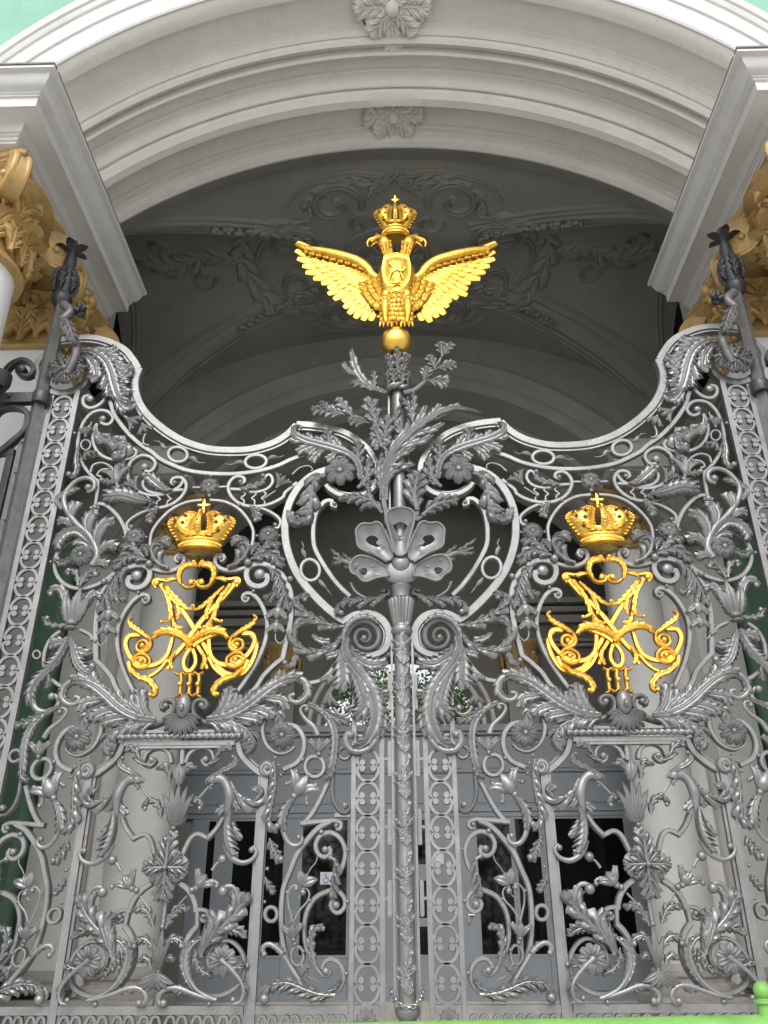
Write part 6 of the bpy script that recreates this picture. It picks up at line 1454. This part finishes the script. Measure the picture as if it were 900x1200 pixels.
# ================================================================= COLUMNS
def capital(r, z0, z1, hw, square=False):
    """Corinthian capital: bell, two tiers of acanthus, corner volutes, moulded abacus with concave sides"""
    H_ = z1-z0; bell = MB(); n = 32
    def sq(r_, a):
        if not square: return r_
        c, s = abs(math.cos(a)), abs(math.sin(a)); return r_*(1/max(c, s))*.94
    pr = [(r*1.02, z0-.05), (r*1.13, z0-.04), (r*1.15, z0-.01), (r*1.10, z0+.02), (r*1.0, z0+.03), (r*.98, z0+H_*.3), (r*1.04, z0+H_*.6), (r*1.2, z0+H_*.78), (r*1.42, z0+H_*.86), (r*1.44, z0+H_*.875)]
    vs = []; fs = []; N_ = 48
    for rr, z in pr:
        for i in range(N_): a = 2*PI*i/N_; q = sq(rr, a); vs.append((q*math.cos(a), q*math.sin(a), z))
    for j in range(len(pr)-1):
        for i in range(N_): fs.append((j*N_+i, j*N_+(i+1)%N_, (j+1)*N_+(i+1)%N_, (j+1)*N_+i))
    fs.append(tuple(range(N_-1, -1, -1))); bell.add(vs, fs)
    lv = MB()
    for tier, (cnt, zb, hh, off) in enumerate(((8, z0+.04, H_*.40, 0), (8, z0+.06, H_*.62, PI/8))):
        for k in range(cnt):
            tmp = MB(); leafmesh(tmp, [(0,0),(0,hh*.5),(0,hh*.95)], .155*r/.4, .155*r/.4, 5, 0, .028, .03, 48, stem=.22, env=lambda t: .75+.35*math.sin(PI*t)); b_ = off+2*PI*k/cnt+.0; vs = []
            for x, y, z in tmp.v:
                t = z/hh; fl = .02+.02*tier+.02*t+.17*max(0, t-.66)**1.4*2.0; zz_ = z-.42*hh*max(0, t-.86)*2.2
                a = b_+x/(r*1.12); q = sq(r*.99, a); rr = q+fl-y; vs.append((rr*math.cos(a), rr*math.sin(a), zb+zz_))
            lv.add(vs, tmp.f)
    # volutes at the four corners: a spiral ribbon seen from both sides
    vo = []
    for k in range(4):
        a = PI/4+PI/2*k; d = Vector((math.cos(a), math.sin(a), 0)); t_ = Vector((-math.sin(a), math.cos(a), 0)); m_ = MB(); rc = hw*1.20; zc = z0+H_*.665; R0 = H_*.235
        for off in (-1, 1):
            pts = [d*(r*1.0+.05)+Vector((0,0,z0+H_*.42)), d*(rc*.80)+Vector((0,0,z0+H_*.76)), d*(rc*.94)+Vector((0,0,zc+R0*1.02))]
            for q in range(26):
                b = PI/2-q*2*PI*1.55/25; rr = R0*(1-.80*q/25); pts.append(d*(rc+rr*math.cos(b))+Vector((0,0,zc+rr*math.sin(b))))
            pts = [p+t_*off*.045*(1+.3*min(1, i/8)) for i, p in enumerate(pts)]
            m_.tube(pts, [.030-.012*i/len(pts) for i in range(len(pts))], n=8)
        m_.tube([d*rc+t_*-.075+Vector((0,0,zc)), d*rc+t_*.075+Vector((0,0,zc))], [R0*.93, R0*.93], n=20)
        for off in (-1, 1): m_.sphere(tuple(d*rc+t_*off*.078+Vector((0,0,zc))), .035, 10, 8)
        tmp = MB(); leafmesh(tmp, [(0,0),(0,.12),(0,.26)], .08, .08, 4, 0, .02, .02, 48); vs = []
        for x, y, z in tmp.v: p = d*(r+.12+z*.55-y)+t_*x+Vector((0,0,z0+H_*.42+z)); vs.append(tuple(p))
        m_.add(vs, tmp.f); vo.append(m_)
    ab = MB(); pr2 = [(.90, z0+H_*.875), (.94, z0+H_*.885), (.94, z0+H_*.925), (.97, z0+H_*.93), (1.0, z0+H_*.95), (1.0, z1), (.5, z1)]; vs = []; fs = []; N_ = 64
    for f, z in pr2:
        for i in range(N_):
            s = i/16; side = int(s); u = (s-side)*2-1; con = 1-.17*math.cos(u*PI/2); cut = .93
            x, y = hw*f*con, hw*f*u*cut; c, s2 = math.cos(PI/2*side), math.sin(PI/2*side); vs.append((x*c-y*s2, x*s2+y*c, z))
    for j in range(len(pr2)-1):
        for i in range(N_): fs.append((j*N_+i, j*N_+(i+1)%N_, (j+1)*N_+(i+1)%N_, (j+1)*N_+i))
    fs.append(tuple(range(N_-1, -1, -1))); ab.add(vs, fs)
    fls = []
    for k in range(4):
        fl = MB(); fls.append(fl)      # flower and small head-like boss at the middle of each side
        a = PI/2*k; d = Vector((math.cos(a), math.sin(a), 0)); t_ = Vector((-math.sin(a), math.cos(a), 0)); c0 = d*(hw*.88)+Vector((0,0,z0+H_*.90))
        fl.sphere(tuple(c0), (.07,.07,.08), 10, 8)
        for q in range(7): b = 2*PI*q/7; fl.sphere(tuple(c0+t_*(.10*math.cos(b))+Vector((0,0,.10*math.sin(b)))-d*.02), (.05,.05,.05), 8, 6)
        fl.tube([tuple(d*(r+.03)+Vector((0,0,z0+H_*.5))), tuple(d*(r+.10)+Vector((0,0,z0+H_*.72))), tuple(c0-d*.02)], [.05,.035,.05], n=8)
    return bell, lv, vo, ab, fls
def column(x, y, r, z0, ztop, label, mat, group, square=False, capm=OCHRE, zcap=6.9, base=True, name='column', hw=.54):
    o = empty(name, (x, y, 0)); tag(o, label, 'column' if not square else 'pilaster', group)
    sh = MB()
    if square: sh.box((0, 0, (z0+zcap)/2), (r*1.88, r*1.88, zcap-z0))
    else: sh.lathe([(r*1.04, z0), (r*1.03, z0+(zcap-z0)*.33), (r*.985, z0+(zcap-z0)*.7), (r*.95, zcap)], (0,0,0), 64)
    sh.build('shaft', mat, o)
    bell, lv, vo, ab, fls = capital(r, zcap, ztop, hw, square)
    cpt = bell.build('capital', capm, o); lv.build('acanthus_tier', capm, cpt, ang=40)
    for m_ in vo: m_.build('volute', capm, cpt)
    ab.build('abacus', capm, cpt); [f_.build('flower', capm, cpt) for f_ in fls]
    if base:
        b = MB()
        if square: b.box((0,0,z0-.06), (r*2.3, r*2.3, .12)); b.box((0,0,z0-.18), (r*2.1, r*2.1, .12))
        else: b.lathe([(r*1.34, z0-.32), (r*1.36, z0-.26), (r*1.3, z0-.2), (r*1.16, z0-.17), (r*1.16, z0-.13), (r*1.24, z0-.1), (r*1.24, z0-.04), (r*1.08, z0), (r*1.04, z0+.03)], (0,0,0), 48)
        b.box((0, 0, (z0-.32)/2+.0), (r*2.9, r*2.9, z0-.32)); b.build('base', STONE, o)
    return o
G1 = 'round columns at the front of the gateway'; G2 = 'pilasters behind the gate posts'; G3 = 'round columns inside the passage'
column(-3.84, -.48, .40, 1.2, 7.86, 'white front column with gilded capital at the left edge', COLW, G1)
column(3.86, -.48, .40, 1.2, 7.86, 'white front column with gilded capital at the right edge', COLW, G1)
column(-3.84, .93, .36, 1.2, 7.86, 'white pilaster with gilded capital behind the left gate post', COLW, G2, square=True, name='pilaster')
column(3.86, .93, .36, 1.2, 7.86, 'white pilaster with gilded capital behind the right gate post', COLW, G2, square=True, name='pilaster')
for sx, w_ in ((-1, 'left'), (1, 'right')):
    column(sx*3.66, 6.1, .40, 1.15, 7.86, 'grey round column seen through the %s gate leaf beside the doors' % w_, COLM, G3)
    column(sx*4.66, 5.95, .33, 1.15, 7.86, 'grey pilaster on the green wall seen through the %s gate leaf' % w_, COLM, 'pilasters on the passage walls', square=True, name='pilaster')

# ================================================================= ENTRANCE SCREEN
scr = empty('entrance_screen', (0, YD, .6))
tag(scr, 'wide grey timber screen of glazed doors at the back of the passage', 'door screen')
def sput(mb, name, mat=DOORM, parent=None):
    o = mb.build(name, mat, parent or scr); 
    if parent is None: o.location = (0, -YD, -.6)
    return o
def pbox(x0, x1, z0, z1, y0, y1, mb):
    mb.box(((x0+x1)/2, (y0+y1)/2, (z0+z1)/2), (abs(x1-x0), abs(y1-y0), abs(z1-z0)))
YS = YD-.12
D = lambda u, v: unp(u, v, YS)
zT = D(470, 851).z; zH = D(470, 872).z; zG1 = D(400, 960).z; zG0 = D(400, 1121).z; zF = .62
xE = 3.86
mb = MB(); pbox(-xE-.1, xE+.1, zT-.11, zT, YS-.12, YS+.10, mb); pbox(-xE-.05, xE+.05, zT-.17, zT-.112, YS-.07, YS+.08, mb); sput(mb, 'top_moulding')
mb = MB(); pbox(-xE, xE, zG1+.02, zT-.18, YS-.01, YS+.05, mb); sput(mb, 'transom_panel')
# raised panels in the transom
zm = (zG1+zT)/2
xs_ = [-3.75, -3.0, -2.3, -1.62, -.85, -.08, .6, 1.1, 1.8, 2.35, 3.0, 3.75]
mb = MB()
for a, b in zip(xs_, xs_[1:]):
    for z0_, z1_ in ((zG1+.24, zm-.06), (zm+.04, zT-.24)): pbox(a+.08, b-.08, z0_, z1_, YS-.026, YS-.0105, mb)
sput(mb, 'raised_panel')
mb = MB(); pbox(-xE, xE, zm-.03, zm+.01, YS-.045, YS-.011, mb); pbox(-xE, xE, zG1+.10, zG1+.16, YS-.05, YS-.011, mb); pbox(-xE, xE, zG1+.02, zG1+.085, YS-.035, YS-.011, mb); sput(mb, 'transom_rail')
# leaves: glass openings measured in the photo (u at v = 1000)
def ux(u, v=1040): return D(u, v).x
leaves = [(-3.3, -2.35), (-2.35, -1.40), (-1.32, -.66), (-.60, -.04), (.04, .60), (.66, 1.32), (1.40, 2.35), (2.35, 3.3)]
glz = [(ux(222), ux(240)), (ux(262), ux(294)), (ux(318), ux(346)), (ux(354), ux(405)), (ux(474), ux(494)), (ux(560), ux(628)), (ux(652), ux(722)), (ux(735), ux(752))]
glz = [(-3.24,-3.09), (-2.80,-2.34), (-2.27,-1.94), (-1.67,-.90), (.19,.39), (1.19,1.77), (1.83,2.25), (2.42,3.65)]
xE = 3.86; last = -3.5
for i, (a, b) in enumerate(glz):
    d = MB(); pbox(last+.004 if i else last, a, zF, zG1+.015, YS-.02, YS+.05, d); sput(d, 'door_stile')
    d = MB(); pbox(a+.001, b-.001, zF, zG0, YS-.02, YS+.05, d); o_ = sput(d, 'door_panel')
    if b-a > .3:
        d = MB(); pbox(a+.07, b-.07, zF+.12, zG0-.12, YS-.034, YS-.0205, d); d.build('raised_panel', DOORM, o_)
    g = MB(); pbox(a, b, zG0, zG1+.02, YS+.0, YS+.012, g); sput(g, 'glass_pane', GLASS)
    f = MB()
    for xx in (a, b): pbox(xx-.018, xx+.018, zG0-.018, zG1+.016, YS-.032, YS-.0205, f)
    pbox(a, b, zG0-.02, zG0+.02, YS-.030, YS-.006, f); pbox(a, b, zG1-.02, zG1+.013, YS-.030, YS-.006, f)
    if i == 4: pbox(a, b, 2.28, 2.52, YS-.03, YS-.004, f); pbox(a, b, 1.62, 1.74, YS-.03, YS-.004, f)
    sput(f, 'glazing_frame'); last = b
d = MB(); pbox(last+.004, xE, zF, zG1+.015, YS-.02, YS+.05, d); sput(d, 'door_stile')
for x_ in (-2.86, -1.80, .10, 1.02, 2.33):
    h = MB(); h.box((x_, YS-.045, 1.75), (.03, .04, .16)); h.tube([(x_, YS-.06, 1.78), (x_+.09, YS-.065, 1.78)], .009, n=8); sput(h, 'handle', CHROME)
mb = MB(); pbox(-xE, xE, zF, zT-.2, YS+.06, YS+.10, mb); sput(mb, 'light_stop_board', VAULT)  # added behind the doors to stop daylight leaking through the gaps
mb = MB(); pbox(-xE-.3, xE+.3, 0, zF, YS-.25, YS+.3, mb); sput(mb, 'threshold', STONE)
# notices on the glass
SGN = nmat('sign_white', (.72,.76,.82), .5); SGB = nmat('sign_blue', (.06,.16,.42), .5)
p0, p1 = D(375.5, 1022), D(389.5, 1036.5); sw = p1.x-p0.x; sh_ = p0.z-p1.z; cx, cz = (p0.x+p1.x)/2, (p0.z+p1.z)/2
acc = empty('accessibility_sign', (cx, YS, cz)); tag(acc, 'small square white wheelchair symbol sign on the left door glass', 'sign')
def aput(mb, name, mat): o = mb.build(name, mat, acc); o.location = (-cx, -YS, -cz); return o
mb = MB(); pbox(cx-sw/2, cx+sw/2, cz-sh_/2, cz+sh_/2, YS-.012, YS-.004, mb); aput(mb, 'plate', SGN)
mb = MB(); yq = YS-.014; k_ = sw/2
mb.sphere((cx-.10*k_, yq, cz+.62*k_), (.12*k_, .004, .12*k_), 10, 6)
mb.tube([(cx-.1*k_, yq, cz+.42*k_), (cx-.06*k_, yq, cz-.05*k_), (cx+.34*k_, yq, cz-.08*k_), (cx+.52*k_, yq, cz-.52*k_), (cx+.66*k_, yq, cz-.48*k_)], .075*k_, n=6); mb.tube([(cx-.08*k_, yq, cz+.2*k_), (cx+.28*k_, yq, cz+.2*k_)], .06*k_, n=6)
mb.tube([(cx+.42*k_*math.cos(a)-.05*k_, yq, cz-.28*k_+.42*k_*math.sin(a)) for a in [math.radians(130+25*i) for i in range(9)]], .06*k_, n=6); aput(mb, 'wheelchair_symbol', SGB)
def notice(u0, v0, u1, v1, lab):
    a, b = D(u0, v0), D(u1, v1); m_ = MB(); pbox(a.x, b.x, b.z, a.z, YS-.044, YS-.036, m_); tag(m_.build('paper_notice', SGN), lab, 'notice')
notice(392.5, 951.5, 410, 957.5, 'narrow white notice on the frame above the left door glass')
notice(508, 999, 520, 1013, 'pale paper notice on the glass right of the centre pole')

# ================================================================= GROUND, COURT, TREES
PAVE = nmat('pavement', (.50,.49,.465), .9, 0, var=.12, vscale=1.3, bump=.4, bscale=12); CRT = nmat('court_wall', (.62,.58,.48), .85, var=.06)
def sheet(name, x0, x1, y0, y1, z, mat, lab=None):
    m_ = MB(); m_.add([(x0,y0,z),(x1,y0,z),(x1,y1,z),(x0,y1,z)], [(0,1,2,3)]); o = m_.build(name, mat); o['kind'] = 'structure'; return o
sheet('ground', -600, 600, -600, 600, 0, PAVE)
m_ = MB(); m_.box((0, (1.6+YD)/2+.3, .06), (9.0, YD-1.6+1.0, .12)); o = m_.build('passage_floor', STONE); o['kind'] = 'structure'
cw = empty('courtyard_building', (0, 30, 0)); tag(cw, 'pale yellow courtyard building glimpsed through the light over the doors', 'building')
mb = MB(); mb.box((0, 2, 4.5), (60, 3, 9)); mb.build('wall', CRT, cw)
for k in range(9):
    for z_ in (2.5, 6.3):
        mb = MB(); mb.box((-16+k*4, .46, z_), (1.3, .06, 2.2)); mb.build('window', GLASS, cw)
BARK = nmat('bark', (.09,.07,.05), .9, var=.3); LEAFM = nmat('tree_leaves', (.075,.13,.03), .6, var=.5, vscale=9); LEAFL = nmat('tree_leaves_light', (.16,.24,.06), .6, var=.4, vscale=9)
def tree(x, y, h, lab, seed):
    random.seed(seed); o = empty('tree', (x, y, 0)); tag(o, lab, 'tree', 'trees in the courtyard')
    t = MB(); t.tube([(0,0,0),(.05,0,h*.3),(-.05,.1,h*.6),(0,0,h*.85)], [.22,.17,.12,.04], n=10)
    for k in range(9):
        a = k*2.4; z = h*(.35+.05*k); t.tube([(0,0,z),(math.cos(a)*.9,math.sin(a)*.9,z+.6),(math.cos(a)*2.0,math.sin(a)*2.0,z+.9)], [.08,.05,.015], n=6)
    t.build('trunk', BARK, o)
    vs = [[], []]; fs = [[], []]
    clumps = [(random.gauss(0, h*.20), random.gauss(0, h*.16), h*random.uniform(.38, 1.02)) for _ in range(70)]
    for c in clumps:
        w_ = random.random() < .35
        for _ in range(190):
            p = Vector(c)+Vector((random.gauss(0,.35), random.gauss(0,.35), random.gauss(0,.26))); n_ = Vector((random.uniform(-1,1), random.uniform(-1,1), random.uniform(-.4,1))).normalized(); u_ = n_.orthogonal().normalized()*.052; v_ = n_.cross(u_)*.8
            L_ = vs[w_]; b = len(L_); L_ += [tuple(p-u_), tuple(p+v_), tuple(p+u_), tuple(p-v_)]; fs[w_].append((b, b+1, b+2, b+3))
    m1 = MB(); m1.add(vs[0]+vs[1], fs[0]+[tuple(i+len(vs[0]) for i in f) for f in fs[1]]); cr = m1.build('crown', [LEAFM, LEAFL], o, smooth=False)
    n0 = len(fs[0])
    for i, p in enumerate(cr.data.polygons): p.material_index = 0 if i < n0 else 1
tree(-2.6, 16.5, 9.0, 'leafy tree behind the left half of the round light', 3)
tree(2.9, 15.5, 8.6, 'leafy tree behind the right half of the round light', 5)
tree(.9, 22, 9.4, 'more distant leafy tree behind the centre pole', 8)
# ================================================================= LIGHT
w = bpy.data.worlds.new('World'); bpy.context.scene.world = w; w.use_nodes = True
nt = w.node_tree; bg = nt.nodes['Background']; sky = nt.nodes.new('ShaderNodeTexSky'); sky.sky_type = 'NISHITA'; sky.sun_disc = False
EL, AZ = math.radians(42), math.radians(184)      # sun behind the camera
sky.sun_elevation = EL; sky.sun_rotation = AZ; sky.air_density = 1.0; sky.dust_density = 4.0; sky.ozone_density = 1.0
hs = nt.nodes.new('ShaderNodeHueSaturation'); hs.inputs['Saturation'].default_value = .22; hs.inputs['Value'].default_value = 1.15
nt.links.new(sky.outputs['Color'], hs.inputs['Color']); nt.links.new(hs.outputs['Color'], bg.inputs['Color']); bg.inputs['Strength'].default_value = .145
sd = bpy.data.lights.new('sun', 'SUN'); sd.energy = .5; sd.angle = math.radians(26); sd.color = (1, .97, .93)
so = bpy.data.objects.new('sun', sd); col.objects.link(so)
dirs = Vector((math.sin(AZ)*math.cos(EL), math.cos(AZ)*math.cos(EL), math.sin(EL)))
so.rotation_euler = dirs.to_track_quat('Z', 'Y').to_euler()
sc = bpy.context.scene; sc.view_settings.view_transform = 'Standard'; sc.view_settings.look = 'None'; sc.view_settings.exposure = EXPO; sc.view_settings.gamma = 1
# ---------------------------------------------------------------- camera
cam_d = bpy.data.cameras.new('camera'); cam_o = bpy.data.objects.new('camera', cam_d); col.objects.link(cam_o)
cam_d.sensor_fit = 'VERTICAL'; cam_d.sensor_height = 36; cam_d.lens = 36*FPX/1200; cam_d.clip_end = 2000; cam_d.clip_start = .05
cam_o.matrix_world = Matrix(((Rv.x,Uv.x,-Fv.x,CAM.x),(Rv.y,Uv.y,-Fv.y,CAM.y),(Rv.z,Uv.z,-Fv.z,CAM.z),(0,0,0,1)))
bpy.context.scene.camera = cam_o
